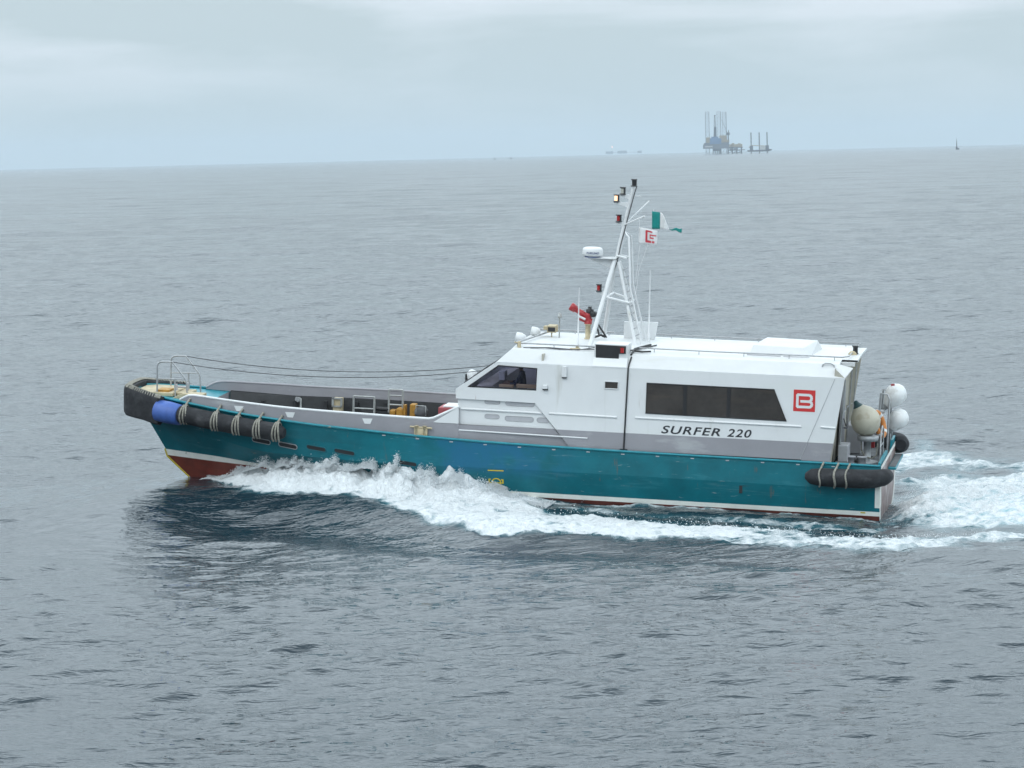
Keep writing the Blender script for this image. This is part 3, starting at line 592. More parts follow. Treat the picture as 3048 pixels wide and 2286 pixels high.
# white screen on the starboard side of the roof
b = MB(); b.prism([(7.44, 4.31), (6.50, 4.33), (6.58, 3.86), (7.44, 3.86)], 'v', -1.06, -0.99); b.build('roof_screen', M['white'], boat, bevel=0.01)
# red fire monitor
b = MB(); b.lathe((8.32, -0.3, 3.86), (0, 0, 1), [(0, 0.10), (0.03, 0.10), (0.04, 0.072), (0.40, 0.072), (0.40, 0.10), (0.43, 0.10)], 14); fm = b.build('fire_monitor', M['cream'], boat)
b = MB(); b.lathe((8.32, -0.3, 4.29), (0, 0, 1), [(0, 0.105), (0.05, 0.105), (0.06, 0.08), (0.14, 0.085), (0.20, 0.11), (0.28, 0.10), (0.31, 0.06)], 14)
b.tube([(8.22, -0.3, 4.36), (8.40, -0.3, 4.40), (8.50, -0.3, 4.46)], 0.075, 10); b.lathe((8.30, -0.3, 4.45), (0.83, 0.05, 0.50), [(0, 0.07), (0.16, 0.08), (0.26, 0.09), (0.28, 0.075), (0.42, 0.075), (0.43, 0.10), (0.58, 0.115), (0.60, 0.08)], 14)
b.lathe((8.40, -0.3, 4.37), (0.6, 0, 0.25), [(0, 0.06), (0.18, 0.07), (0.2, 0.03)], 10); b.build('monitor_barrel', M['red'], fm)
b = MB(); b.lathe((8.28, -0.3, 4.58), (0, 0, 1), [(0, 0.10), (0.10, 0.11), (0.12, 0.05), (0.18, 0.05)], 10); b.lathe((8.16, -0.24, 4.56), (0.3, 1, 0), [(-0.08, 0.02), (-0.08, 0.08), (0.08, 0.08), (0.08, 0.02)], 10); b.build('monitor_gear', M['black'], fm)
b = MB(); b.tube([(8.38, -0.18, 4.42), (8.56, -0.16, 4.50)], 0.03, 8); b.build('monitor_handle', M['white'], fm)
b = MB(); b.tube([(8.12, -0.3, 4.40), (8.0, -0.3, 3.96), (8.2, -0.3, 3.90)], 0.026, 6); b.tube([(8.11, -0.3, 4.38), (7.80, -0.3, 3.93)], 0.026, 6); b.tube([(8.1, -0.3, 3.94), (7.95, -0.25, 4.0), (7.84, -0.3, 3.95)], 0.035, 6); b.build('hose_stand', M['black'], boat)

# ------------------------------------------------------------------ wheelhouse inside
b = MB(); b.box((11.15, -1.9, 1.62), (10.45, 1.9, 2.55)); b.prism([(11.1, 2.55), (10.35, 2.55), (10.5, 2.78), (11.0, 2.70)], 'v', -1.9, 1.9); b.build('helm_console', M['beige'], boat)
b = MB(); b.box((10.52, 0.6, 2.80), (10.36, 0.95, 3.03)); b.build('chart_screen', M['white'], boat)
b = MB(); b.box((9.78, 2.20, 2.80), (9.25, 2.24, 2.90)); b.box((9.86, 2.20, 2.80), (10.25, 2.26, 2.87)); b.build('window_shelf', M['tan'], boat)
b = MB(); b.box((9.55, -0.9, 1.62), (9.95, -0.4, 2.15)); b.box((9.45, -0.9, 2.1), (9.56, -0.4, 2.95)); b.build('helm_seat', M['seatblue'], boat, bevel=0.03)
b = MB(); b.box((10.15, -1.7, 3.15), (9.75, -1.2, 3.40)); b.build('overhead_radio', M['beige'], boat)

# ------------------------------------------------------------------ bow hoops and lifelines
def arc(p, c, r, n=5):
    return p
for sg in (1, -1):
    b = MB(); v = 0.65 * sg
    b.tube([(20.23, v, 1.92), (20.23, v, 2.66), (20.21, v, 2.75), (20.14, v, 2.80), (20.05, v, 2.815), (19.80, v, 2.82), (19.42, v, 2.36), (19.38, v, 2.24), (19.36, v, 1.82)], 0.024, 8)
    b.tube([(20.23, v, 2.335), (19.42, v, 2.345)], 0.018, 6); b.tube([(19.72, v * 1.02, 2.33), (19.70, v * 1.02, 1.83)], 0.022, 6); b.build('bow_rail', M['steel'], boat)
b = MB(); b.tube([(19.82, 0.2, 1.85), (19.82, 0.2, 2.14)], 0.045, 8); b.tube([(19.60, -0.15, 1.85), (19.60, -0.15, 2.14)], 0.045, 8); b.tube([(19.88, 0.02, 2.04), (19.55, 0.02, 2.04)], 0.03, 8); b.build('mooring_bitts', M['ventgrey'], boat)
b = MB(); b.box((18.86, 0.45, 1.80), (19.35, 0.9, 1.98)); b.prism([(19.35, 1.80), (19.75, 1.83), (19.45, 1.98), (19.35, 1.98)], 'v', 0.5, 0.85); b.build('deck_locker', M['cream'], boat, bevel=0.02)
def sag(p, q, d, n=24): return [(p[0] + (q[0] - p[0]) * k / n, p[1] + (q[1] - p[1]) * k / n, p[2] + (q[2] - p[2]) * k / n - d * 4 * (k / n) * (1 - k / n)) for k in range(n + 1)]
for sg in (1, -1):
    b = MB(); b.tube(sag((19.82, 0.65 * sg, 2.82), (11.05, 0.55 * sg, 2.98 ), 0.30), 0.011, 5); b.build('lifeline', M['darkrope'], boat)
# small black lamp and white dome ahead of the wheelhouse on a bracket
b = MB(); b.box((11.62, 0.0, 2.62), (11.50, 0.14, 2.80)); b.tube([(11.55, 0.07, 2.64), (11.35, 0.05, 2.58)], 0.02, 6); b.build('bow_camera', M['black'], boat)
b = MB(); b.lathe((11.36, 0.3, 2.66), (0.2, 0, 1), [(0, 0.12), (0.10, 0.15), (0.24, 0.13), (0.30, 0.05), (0.31, 0.01)], 14); b.build('front_lamp', M['white'], boat)

# ------------------------------------------------------------------ after deck
b = MB(); b.box((0.02, -2.38, 0.93), (1.40, 2.38, 0.97)); b.build('after_deck', M['greydark'], boat)
b = MB(); b.prism([(2.40, 0.9), (2.40, 1.30), (0.3, 1.32), (0.1, 1.05), (-1.1, 1.05), (-1.4, 1.34), (-2.38, 1.34), (-2.38, 0.9)], 'u', 0.02, 0.08); b.build('transom_bulwark', M['teal_edge'], boat)
b = MB(); b.box((-0.22, -2.2, 0.78), (0.0, 0.2, 0.85)); b.build('stern_platform', M['teal_edge'], boat, bevel=0.02)
b = MB(); b.box((-0.20, -2.1, 0.851), (-0.03, 0.1, 0.865)); b.build('platform_tread', M['greydark'], boat)
b = MB(); b.box((1.26, -0.5, 1.0), (1.32, 0.35, 2.9)); do = b.build('after_door', M['grey'], boat)
b = MB(); b.tube([(1.24, 0.25, 1.85), (1.24, 0.25, 2.1)], 0.015, 6); b.build('door_handle', M['steel'], do)
b = MB()
for v in (1.3, -0.6, -1.9): b.tube([(1.22, v, 1.0), (1.12, v, 3.3)], 0.02, 6)
b.tube([(1.18, 1.3, 2.35), (1.18, -0.6, 2.35)], 0.014, 6); b.build('after_pipe', M['steel'], boat)
# stern pipe frame and ladder hoop
b = MB()
for v in (-0.75, -1.55): b.tube([(0.12, v, 1.0), (0.10, v, 2.55), (0.16, v, 2.68), (0.34, v, 2.70), (0.36, v, 2.2), (0.36, v, 1.0)], 0.028, 8)
b.tube([(0.12, -0.75, 2.3), (0.12, -1.55, 2.3)], 0.024, 8); b.tube([(0.12, -0.75, 1.6), (0.12, -2.25, 1.6)], 0.024, 8); b.tube([(0.12, -2.25, 1.0), (0.12, -2.25, 1.65)], 0.024, 8)
b.tube([(0.12, -0.75, 1.95), (0.12, -1.55, 1.95)], 0.02, 8); b.box((0.22, -0.9, 2.17), (0.46, -0.55, 2.24)); b.tube([(0.30, -0.72, 2.2), (0.30, -0.72, 1.0)], 0.035, 8); b.build('stern_frame', M['steel'], boat)
b = MB(); b.lathe((0.62, 1.1, 0.97), (0, 0, 1), [(0, 0.10), (0.24, 0.10), (0.24, 0.14), (0.27, 0.14)], 12); b.lathe((0.92, 1.1, 0.97), (0, 0, 1), [(0, 0.10), (0.24, 0.10), (0.24, 0.14), (0.27, 0.14)], 12); b.box((0.5, 0.98, 0.972), (1.04, 1.22, 1.02)); b.build('mooring_bitts', M['ventgrey'], boat)
b = MB(); b.box((0.95, 1.62, 0.972), (1.25, 2.2, 1.18)); b.box((0.35, 1.9, 0.972), (0.62, 2.25, 1.12)); b.build('deck_locker', M['greydark'], boat, bevel=0.02)
b = MB(); b.tube([(0.72, 0.4, 1.60), (0.70, 0.42, 1.30), (0.60, 0.44, 1.14), (0.42, 0.44, 1.10), (0.30, 0.42, 1.18), (0.28, 0.40, 1.5)], 0.022, 6); b.build('rope_loop', M['rope'], boat)
b = MB(); b.tube([(1.15, 0.2, 1.02), (0.7, -0.4, 1.03), (0.5, 0.3, 1.03), (0.9, 0.6, 1.03), (0.8, -0.3, 1.05), (0.4, -0.2, 1.03)], 0.03, 6); b.build('coiled_hose', M['black'], boat)
b = MB(); b.box((1.24, 0.7, 0.975), (0.98, 1.35, 1.55)); b.build('vent_box', M['ventgrey'], boat, bevel=0.02)
b = MB(); b.box((1.26, -1.9, 0.975), (0.85, -1.0, 1.75)); b.build('deck_locker', M['ventgrey'], boat, bevel=0.02)
b = MB(); b.lathe((0.55, 0.35, 0.975), (0, 0, 1), [(0, 0.30), (0.03, 0.30), (0.05, 0.10), (0.55, 0.09), (0.60, 0.28), (0.72, 0.30), (0.74, 0.2)], 14); b.build('buoy_cradle', M['steel'], boat)
b = MB(); b.tube([(0.16, 0.9, 0.97), (0.16, 0.9, 1.85), (0.16, 0.5, 2.0), (0.16, 0.1, 1.85), (0.16, 0.1, 0.97)], 0.022, 8); b.tube([(0.16, 0.9, 1.5), (0.16, 0.1, 1.5)], 0.016, 6); b.build('stern_rail', M['steel'], boat)
b = MB(); b.tube([(1.2, 1.5, 1.0), (1.0, 1.75, 1.0), (0.75, 1.45, 1.0), (0.9, 1.3, 1.02), (1.15, 1.55, 1.03), (0.95, 1.8, 1.04), (0.7, 1.55, 1.03)], 0.035, 6); b.build('coiled_line', M['darkrope'], boat)
b = MB(); b.tube([(1.10, 1.55, 2.3), (1.05, 1.2, 2.0), (1.08, 0.9, 2.3), (1.10, 0.75, 2.55)], 0.014, 6); b.tube([(1.10, 1.5, 2.05), (1.02, 1.5, 2.05), (1.02, 1.2, 2.05)], 0.025, 6); b.build('hung_line', M['darkrope'], boat)
b = MB(); b.box((0.40, -0.15, 1.32), (0.50, 0.0, 1.52)); b.build('red_hydrant', M['red'], boat)

# ------------------------------------------------------------------ things lashed to, hung from or carried by the boat
def local(p, base): return tuple(np.asarray(p, float) - np.asarray(base, float))
# bow nose fender: thick rubber apron bent round the stem head, with lacing along its top edge
base = (20.6, 0.0, 1.3)
fen = thing('bow_fender', base, 'thick black rubber apron wrapped round the blunt bow, laced with rope along its top', 'fender')
half = [(19.90, 1.36), (20.05, 1.30), (20.45, 1.10), (20.80, 0.86), (20.98, 0.72), (21.06, 0.58), (21.09, 0.35), (21.10, 0.1)]
path = half + [(u, -v) for u, v in reversed(half)]
rings = []; topline = []; jag = random.Random(4)
for i, (u, v) in enumerate(path):
    a = Vector(path[max(i - 1, 0)]); c = Vector(path[min(i + 1, len(path) - 1)]); t = (c - a).normalized(); nx = Vector((-t.y, t.x)) * (-1)
    if nx.dot(Vector((u - 19.5, v))) < 0: nx = -nx
    f = min(1, (u - 19.90) / 1.15); wt = 1.95 + 0.17 * f; wb = 1.17 + 0.13 * f + jag.uniform(-0.05, 0.05)
    T = 0.15; prof = [(-T, wb + 0.12), (T * 0.2, wb), (T * 0.95, wb + 0.05), (T, wb + 0.22), (T, wt - 0.20), (T * 0.9, wt - 0.06), (T * 0.45, wt), (-T, wt - 0.03)]
    rings.append([(u + nx.x * p - base[0], v + nx.y * p - base[1], w - base[2]) for p, w in prof]); topline.append((u + nx.x * 0.03, v + nx.y * 0.03, wt + 0.01))
b = MB(); b.loft(rings, smooth=False); b.build('rubber_apron', M['rubber'], fen, bevel=0.025)
b = MB()
for i in range(len(topline) - 1):
    for k in range(5):
        f = k / 5; p = Vector(topline[i]).lerp(Vector(topline[i + 1]), f) - Vector(base); t = (Vector(topline[i + 1]) - Vector(topline[i])).normalized(); nr = Vector((-t.y, t.x, 0)); 
        if nr.x * (p.x + 1) + nr.y * p.y < 0: nr = -nr
        b.tube([p - nr * 0.10 + t * 0.05 + Vector((0, 0, -0.01)), p + Vector((0, 0, 0.022)), p + nr * 0.09 - t * 0.04 - Vector((0, 0, 0.05))], 0.016, 5)
b.build('rope_lacing', M['rope'], fen)
# long tube fenders either side, with a blue drum collar at the forward end and rope lashings
def tube_fender(sg, label, with_drum):
    us = [19.22, 18.6, 18.0, 17.4, 16.8, 16.2]
    def C(u): return (u, sg * (deck_v(u) + 0.15), deck_w(u) - 0.315)
    base = C(17.6); t = thing('tube_fender', base, label, 'fender', 'tube fenders along the bow')
    b = MB(); pts = [local(C(u), base) for u in np.linspace(19.25, 16.12, 22)]; rr = [0.245] * 22; rr[-1] = 0.13; rr[-2] = 0.215
    b.tube(pts, rr, 20); b.build('rubber_tube', M['rubber'], t)
    for k, u in enumerate((19.12, 18.15, 17.50, 16.88, 16.32)):
        l = MB(); c = np.array(C(u))
        for dx in (-0.035, 0.0, 0.035):
            ring = []
            for j in range(15):
                a = -0.35 * PI + 1.32 * PI * j / 14
                ring.append(local((c[0] + dx * (1.2 + 1.4 * math.sin(max(0, -a + 1.2))) , c[1] + sg * 0.262 * math.cos(a), c[2] + 0.262 * math.sin(a)), base))
            l.tube(ring, 0.026, 6)
        l.tube([local((c[0], c[1] - sg * 0.02, c[2] + 0.262), base), local((u - 0.04, sg * (deck_v(u) - 0.02), deck_w(u) + 0.05), base), local((u - 0.08, sg * (deck_v(u) - 0.06), deck_w(u) + 0.12), base)], 0.035, 6)
        l.build('rope_lashing', M['rope'], t)
    return t
tube_fender(1, 'long black tube fender lashed with five ropes along the near side of the bow', True)
tube_fender(-1, 'black tube fender on the far side of the bow, almost hidden behind the bow deck', True)
def drum(sg, label):
    c0 = (19.98, sg * 1.33, 1.555); c1 = (19.26, sg * 1.60, 1.49); base = c0
    t = MB(); ax = Vector(c1) - Vector(c0); t.lathe((0, 0, 0), ax, [(0, 0.26), (0.01, 0.30), (ax.length * 0.5, 0.305), (ax.length - 0.01, 0.285), (ax.length, 0.25)], 24)
    o = t.build('drum_fender', M['drum'], world=BM @ Matrix.Translation(base)); tag(o, label, 'fender', 'blue drum fenders'); return o
drum(1, 'bright blue plastic drum fitted as a fender between the black bow apron and tube')
# stern quarter fenders
def stern_fender(sg, label):
    base = (0.9, sg * 2.6, 0.92); t = thing('stern_fender', base, label, 'fender', 'stern quarter fenders')
    P = [(1.93, 2.62, 0.90), (1.80, 2.66, 0.90), (1.5, 2.70, 0.90), (0.9, 2.70, 0.90), (0.40, 2.67, 0.905), (0.14, 2.60, 0.915), (-0.06, 2.42, 0.93), (-0.14, 2.2, 0.94), (-0.15, 2.05, 0.94)]
    R = [0.10, 0.20, 0.24, 0.25, 0.25, 0.24, 0.225, 0.19, 0.12]
    if sg < 0: P = [(u, v, w + (0.18 if u < 0.2 else 0.1)) for u, v, w in P]; R = [r * 1.25 for r in R]
    # resample smoothly
    pts = []; rad = []
    for i in range(len(P) - 1):
        for k in range(4): f = k / 4; pts.append(tuple(Vector(P[i]).lerp(Vector(P[i + 1]), f))); rad.append(R[i] + (R[i + 1] - R[i]) * f)
    pts.append(P[-1]); rad.append(R[-1])
    b = MB(); b.tube([local((u, sg * v, w), base) for u, v, w in pts], rad, 20); b.build('rubber_tube', M['rubber'], t)
    for u in (1.55, 1.16, 0.86):
        l = MB(); ring = []
        for j in range(15):
            a = -0.4 * PI + 1.3 * PI * j / 14; ring.append(local((u + 0.02 * math.sin(3 * a), sg * (2.70 + 0.26 * math.cos(a)), 0.90 + (0.1 if sg < 0 else 0) + 0.26 * math.sin(a)), base))
        l.tube(ring, 0.022 if u != 1.16 else 0.03, 6); l.tube([ring[-4], local((u - 0.05, sg * 2.44, 1.25), base)], 0.03, 6); l.build('rope_lashing', M['rope'], t)
    return t
stern_fender(1, 'fat black tube fender roped round the near stern quarter of the teal hull')
stern_fender(-1, 'round black fender end sticking out past the far corner of the stern')
# inflatable buoys at the stern
def buoy(base, axis, r, m, label, name='mooring_buoy', nose='steel', stretch=1.35):
    t = thing(name, base, label, 'buoy', 'buoys stowed at the stern')
    prof = [(-r, 0.01), (-r * 0.92, r * 0.38), (-r * 0.7, r * 0.70), (-r * 0.35, r * 0.94), (0, r), (r * 0.35, r * 0.95), (r * 0.7, r * 0.76), (r * stretch * 0.8, r * 0.42), (r * stretch, r * 0.17)]
    b = MB(); b.lathe((0, 0, 0), axis, prof, 24); b.build('inflated_body', M[m], t)
    ax = Vector(axis).normalized(); b = MB(); b.lathe(ax * r * stretch * 0.86, ax, [(0, r * 0.36), (r * 0.18, r * 0.22), (r * 0.42, r * 0.12), (r * 0.44, r * 0.05)], 14); b.build('eye_cap', M[nose], t)
    return t
u1 = buoy((-0.03, -1.25, 2.62), (0.55, 0.2, -0.75), 0.30, 'buoywhite', 'upper white teardrop buoy hung on the stern pipe frame, red band on top', stretch=1.6)
b = MB(); b.tube([(-0.02 + 0.31 * math.cos(a) * 0.5, 0.10 + 0.02, 0.27 + 0.02 * math.sin(a)) for a in np.linspace(-1.2, 1.2, 8)], 0.018, 5); b.build('red_band', M['red'], u1)
buoy((-0.14, -1.25, 1.97), (0.35, 0.1, -0.6), 0.27, 'buoywhite', 'lower white buoy hung under the other white one at the stern', stretch=1.55)
buoy((0.62, 0.35, 2.08), (0.42, 0.05, 0.75), 0.40, 'buoycream', 'big cream teardrop buoy with a dark teal nose behind the cabin', nose='buoyteal', stretch=1.30)
# life ring seen nearly edge-on
base = (0.30, -0.15, 1.95); lr = thing('life_ring', base, 'orange life ring with white bands standing beside the cream buoy at the stern', 'life ring')
b = MB(); b.tube([(0.10 * math.cos(a) + 0.07 * math.sin(a), 0.27 * math.sin(a), 0.31 * math.cos(a)) for a in np.linspace(0, 2 * PI, 29)[:-1]], 0.075, 10, closed=True); b.build('ring_float', M['orange'], lr)
for a in (0.8, 2.4, 3.9, 5.5):
    b = MB(); b.tube([(0.10 * math.cos(a + d) + 0.07 * math.sin(a + d), 0.27 * math.sin(a + d), 0.31 * math.cos(a + d)) for d in (-0.16, 0, 0.16)], 0.079, 10); b.build('white_band', M['buoywhite'], lr)

# cargo on the well deck
def cargo(name, base, label, cat, group=None): return thing(name, base, label, cat, group)
def frame_box(base, L, h, d, mid, label):
    t = cargo('pipe_frame', base, label, 'frame', 'aluminium frames on the cargo deck')
    for du in (0, L):
        b = MB(); b.tube([(du, 0, 0), (du, 0, h)], 0.032, 8); b.build('post', M['alu'], t)
    b = MB(); b.tube([(0, 0, h), (L, 0, h)], 0.022, 8)
    for m_ in mid: b.tube([(0, 0, m_), (L, 0, m_)], 0.022, 8)
    b.build('crossbar', M['alu'], t); return t
frame_box((14.56, -1.55, 0.95), 0.60, 0.84, 0, (0.50,), 'low wide aluminium frame with one crossbar standing on the cargo deck')
frame_box((13.76, -1.62, 0.95), 0.40, 1.07, 0, (0.90, 0.64), 'tall narrow aluminium frame in front of the yellow machine')
t = cargo('hatch_box', (15.5, -1.62, 0.95), 'small square white rimmed box against the black far lining', 'box')
b = MB()
for (a, c) in (((0, 0.50), (0.30, 0.54)), ((0, 0.72), (0.30, 0.76)), ((0, 0.50), (0.05, 0.76)), ((0.24, 0.50), (0.30, 0.76))): b.box((a[0], 0, a[1]), (c[0], 0.06, c[1]))
b.build('rim', M['alu'], t); b = MB(); b.box((0.03, -0.25, 0), (0.27, 0.02, 0.74)); b.build('box_body', M['cream'], t)
t = cargo('deck_machine', (13.72, -1.85, 0.95), 'ochre yellow machine standing on the cargo deck behind the tall frame', 'machine')
b = MB(); b.box((0, 0, 0), (0.20, 0.35, 0.56)); b.box((0.23, 0.05, 0), (0.40, 0.32, 0.50)); b.lathe((0.10, 0.36, 0.40), (0, 1, 0), [(0, 0.09), (0.03, 0.09)], 14); b.build('housing', M['ochre'], t, bevel=0.03)
b = MB(); b.box((0.40, 0.1, 0), (0.85, 0.30, 0.42)); b.lathe((0.45, 0.2, 0.5), (1, 0, 0), [(0, 0.06), (0.36, 0.06)], 12); b.build('motor', M['black'], t)
b = MB(); b.box((-0.06, 0.12, 0), (0.0, 0.34, 0.66)); b.build('side_plate', M['ochre'], t)
t = cargo('hose_reel', (13.0, -1.8, 0.95), 'yellow and grey hose reel on the cargo deck near the red case', 'hose reel')
b = MB(); b.lathe((0.20, 0.3, 0.50), (0, 1, 0), [(-0.12, 0.02), (-0.12, 0.17), (-0.09, 0.17), (-0.09, 0.10), (0.09, 0.10), (0.09, 0.17), (0.12, 0.17), (0.12, 0.02)], 18); b.build('drum', M['greydark'], t)
b = MB(); b.box((0.36, 0.05, 0), (0.52, 0.35, 0.70)); b.box((0.0, 0.05, 0), (0.55, 0.35, 0.30)); b.build('stand', M['ochre'], t, bevel=0.02)
b = MB(); b.tube([(0.05, 0.40, 0.4), (0.05, 0.42, 0.68), (0.32, 0.42, 0.69), (0.32, 0.40, 0.4)], 0.016, 6); b.build('guard_bar', M['alu'], t)
t = cargo('equipment_case', (11.95, -0.85, 0.95), 'faded red equipment case with a pale lid against the cabin front', 'case')
b = MB(); b.box((-0.55, 0, 0), (0.46, 0.75, 0.86)); b.build('case_body', M['redcase'], t, bevel=0.02)
b = MB(); b.box((-0.55, 0.02, 0.861), (0.34, 0.70, 0.90)); b.build('lid', M['buoywhite'], t, bevel=0.01)
b = MB(); b.box((0.20, 0.751, 0.55), (0.36, 0.765, 0.60)); b.build('latch', M['alu'], t)
t = cargo('valve_stand', (16.75, -1.75, 0.95), 'small pale valve stand in front of the black lining near the bow', 'valve')
b = MB(); b.tube([(0, 0, 0), (0, 0, 0.66), (0.06, 0, 0.68)], 0.03, 8); b.box((0.02, -0.05, 0.58), (0.14, 0.06, 0.70)); b.build('pipe', M['alu'], t)
b = MB(); b.lathe((0.08, 0.06, 0.64), (0, 1, 0), [(0, 0.07), (0.02, 0.07)], 12); b.build('handwheel', M['steel'], t)

# flags
def cloth(name, panels, label, cat, base, parts):
    t = thing(name, base, label, cat); 
    return t
base = (6.61, -0.3, 7.19); fl = thing('national_flag', base, 'green and white flag streaming from the upper halyard, its far end folded over', 'flag')
def sheet(fn, nx, ny, m, name, parent):
    b = MB(); b.v = [tuple(fn(i / nx, j / ny)) for i in range(nx + 1) for j in range(ny + 1)]
    b.f = [(i * (ny + 1) + j, (i + 1) * (ny + 1) + j, (i + 1) * (ny + 1) + j + 1, i * (ny + 1) + j + 1) for i in range(nx) for j in range(ny)]
    b.mi = [0] * len(b.f); b.sm = [True] * len(b.f); o = b.build(name, M[m], parent)
    so = o.modifiers.new('thickness', 'SOLIDIFY'); so.thickness = 0.006; so.offset = 0; return o
def rip(x, k=0.04): return k * math.sin(x * 21) + k * 0.5 * math.sin(x * 37 + 1)
sheet(lambda a, c: (0.02 - 0.21 * a + 0.01 * c, rip(a * 0.21), -0.24 + 0.48 * c - 0.03 * a * c), 8, 8, 'flaggreen', 'green_panel', fl)
sheet(lambda a, c: (-0.19 - 0.24 * a, rip(0.21 + a * 0.24), -0.24 + (0.45 - 0.42 * a ** 1.6) * c + 0.005), 10, 8, 'flagwhite', 'white_panel', fl)
sheet(lambda a, c: (-0.46 - 0.33 * a, 0.02 + rip(0.5 + a * 0.3, 0.02), -0.235 - 0.07 * a + (0.015 + 0.10 * a) * c - 0.02 * math.sin(a * 9)), 10, 4, 'flaggreen', 'green_tail', fl)
base = (6.96, -0.2, 6.77); fl = thing('company_flag', base, 'white flag with a red block letter emblem flying below the green and white flag', 'flag')
def cf(x, y): return (-0.50 * x + 0.01, rip(x * 0.5, 0.03), -0.225 + (0.45 - 0.06 * x) * y - 0.03 * x)
sheet(lambda a, c: cf(a, c), 14, 8, 'flagwhite', 'white_field', fl)
b = MB()
def patch(x0, y0, x1, y1, n=5):
    for sgo in (0.008, -0.008):
        o = len(b.v)
        for i in range(n + 1):
            for y in (y0, y1): p = cf(x0 + (x1 - x0) * i / n, y); b.v.append((p[0], p[1] + sgo, p[2]))
        for i in range(n): b.f.append((o + 2 * i, o + 2 * i + 2, o + 2 * i + 3, o + 2 * i + 1)); b.mi.append(0); b.sm.append(True)
patch(0.36, 0.14, 0.46, 0.90); patch(0.36, 0.80, 0.74, 0.90); patch(0.36, 0.12, 0.86, 0.26); patch(0.58, 0.60, 0.95, 0.68); patch(0.58, 0.40, 0.82, 0.50); patch(0.58, 0.40, 0.64, 0.68)
b.build('red_emblem', M['flagred'], fl, fix=False)

# ------------------------------------------------------------------ person at the helm
def person(base, label):
    t = thing('person', base, label, 'person')
    V = []; E = []; Rr = []
    def add(p, r, par=None):
        V.append(p); Rr.append(r)
        if par is not None: E.append((par, len(V) - 1))
        return len(V) - 1
    pel = add((0, 0, 0.95), 0.15); ab = add((0.02, 0, 1.12), 0.14, pel); ch = add((0.03, 0, 1.32), 0.16, ab); nk = add((0.03, 0, 1.48), 0.06, ch); ne = add((0.05, 0, 1.56), 0.052, nk)
    hd = add((0.06, 0, 1.64), 0.085, ne); ht = add((0.05, 0, 1.76), 0.075, hd)
    for sg in (1, -1):
        hp = add((0, 0.10 * sg, 0.90), 0.095, pel); kn = add((0.05, 0.12 * sg, 0.50), 0.062, hp); an = add((0, 0.12 * sg, 0.09), 0.045, kn); add((0.16, 0.13 * sg, 0.05), 0.04, an)
        sh = add((0.02, 0.20 * sg, 1.41), 0.062, ch); el = add((0.14, 0.25 * sg, 1.17), 0.047, sh); wr = add((0.40, 0.20 * sg, 1.16), 0.034, el); hn = add((0.47, 0.19 * sg, 1.16), 0.036, wr)
    me = bpy.data.meshes.new('body'); me.from_pydata(V, E, []); o = bpy.data.objects.new('body', me); COL.objects.link(o)
    sk = o.modifiers.new('skin', 'SKIN'); ss = o.modifiers.new('sub', 'SUBSURF'); ss.levels = 2; ss.render_levels = 2
    for i, r in enumerate(Rr): me.skin_vertices[0].data[i].radius = (r, r); me.skin_vertices[0].data[i].use_root = (i == 0)
    bpy.context.view_layer.update()
    m2 = bpy.data.meshes.new_from_object(o.evaluated_get(bpy.context.evaluated_depsgraph_get())); bpy.data.objects.remove(o); bpy.data.meshes.remove(me)
    m2.materials.clear(); m2.materials.append(M['navy']); m2.materials.append(M['skin'])
    for p in m2.polygons:
        c = p.center; p.use_smooth = True; p.material_index = 1 if (c.z > 1.50 or (c.x > 0.30 and c.z > 1.0)) else 0
    body = bpy.data.objects.new('body', m2); COL.objects.link(body); body.parent = t
    for sg in (1, -1):
        f = MB()
        for k in range(4): f.tube([(0.48, sg * (0.16 + 0.02 * k), 1.165), (0.53, sg * (0.16 + 0.02 * k), 1.16), (0.555, sg * (0.16 + 0.02 * k), 1.135)], 0.009, 6)
        f.tube([(0.45, sg * 0.155, 1.16), (0.49, sg * 0.13, 1.15), (0.52, sg * 0.135, 1.135)], 0.010, 6); f.build('fingers', M['skin'], t)
    h = MB(); h.lathe((0.045, 0, 1.70), (-0.15, 0, 1), [(-0.02, 0.098), (0.04, 0.098), (0.09, 0.075), (0.115, 0.03), (0.12, 0.005)], 16); h.build('hair', M['hair'], t)
    f = MB(); f.lathe((0.145, 0, 1.655), (1, 0, -0.25), [(-0.01, 0.018), (0.02, 0.014), (0.03, 0.004)], 8); f.build('nose', M['skin'], t)
    f = MB()
    for sg in (1, -1): f.lathe((0.130, sg * 0.034, 1.685), (1, sg * 0.3, 0), [(0, 0.012), (0.012, 0.006)], 8)
    f.build('eyes', M['hair'], t); f = MB(); f.box((0.135, -0.025, 1.605), (0.143, 0.025, 1.613)); f.build('mouth', M['redcase'], t)
    for sg in (1, -1): f = MB(); f.lathe((0.05, sg * 0.088, 1.665), (0, sg, 0), [(0, 0.025), (0.015, 0.022)], 8); f.build('ear', M['skin'], t)
    return t
person((9.80, 1.25, 1.62), 'person in dark blue clothing standing at the controls behind the wheelhouse side window')

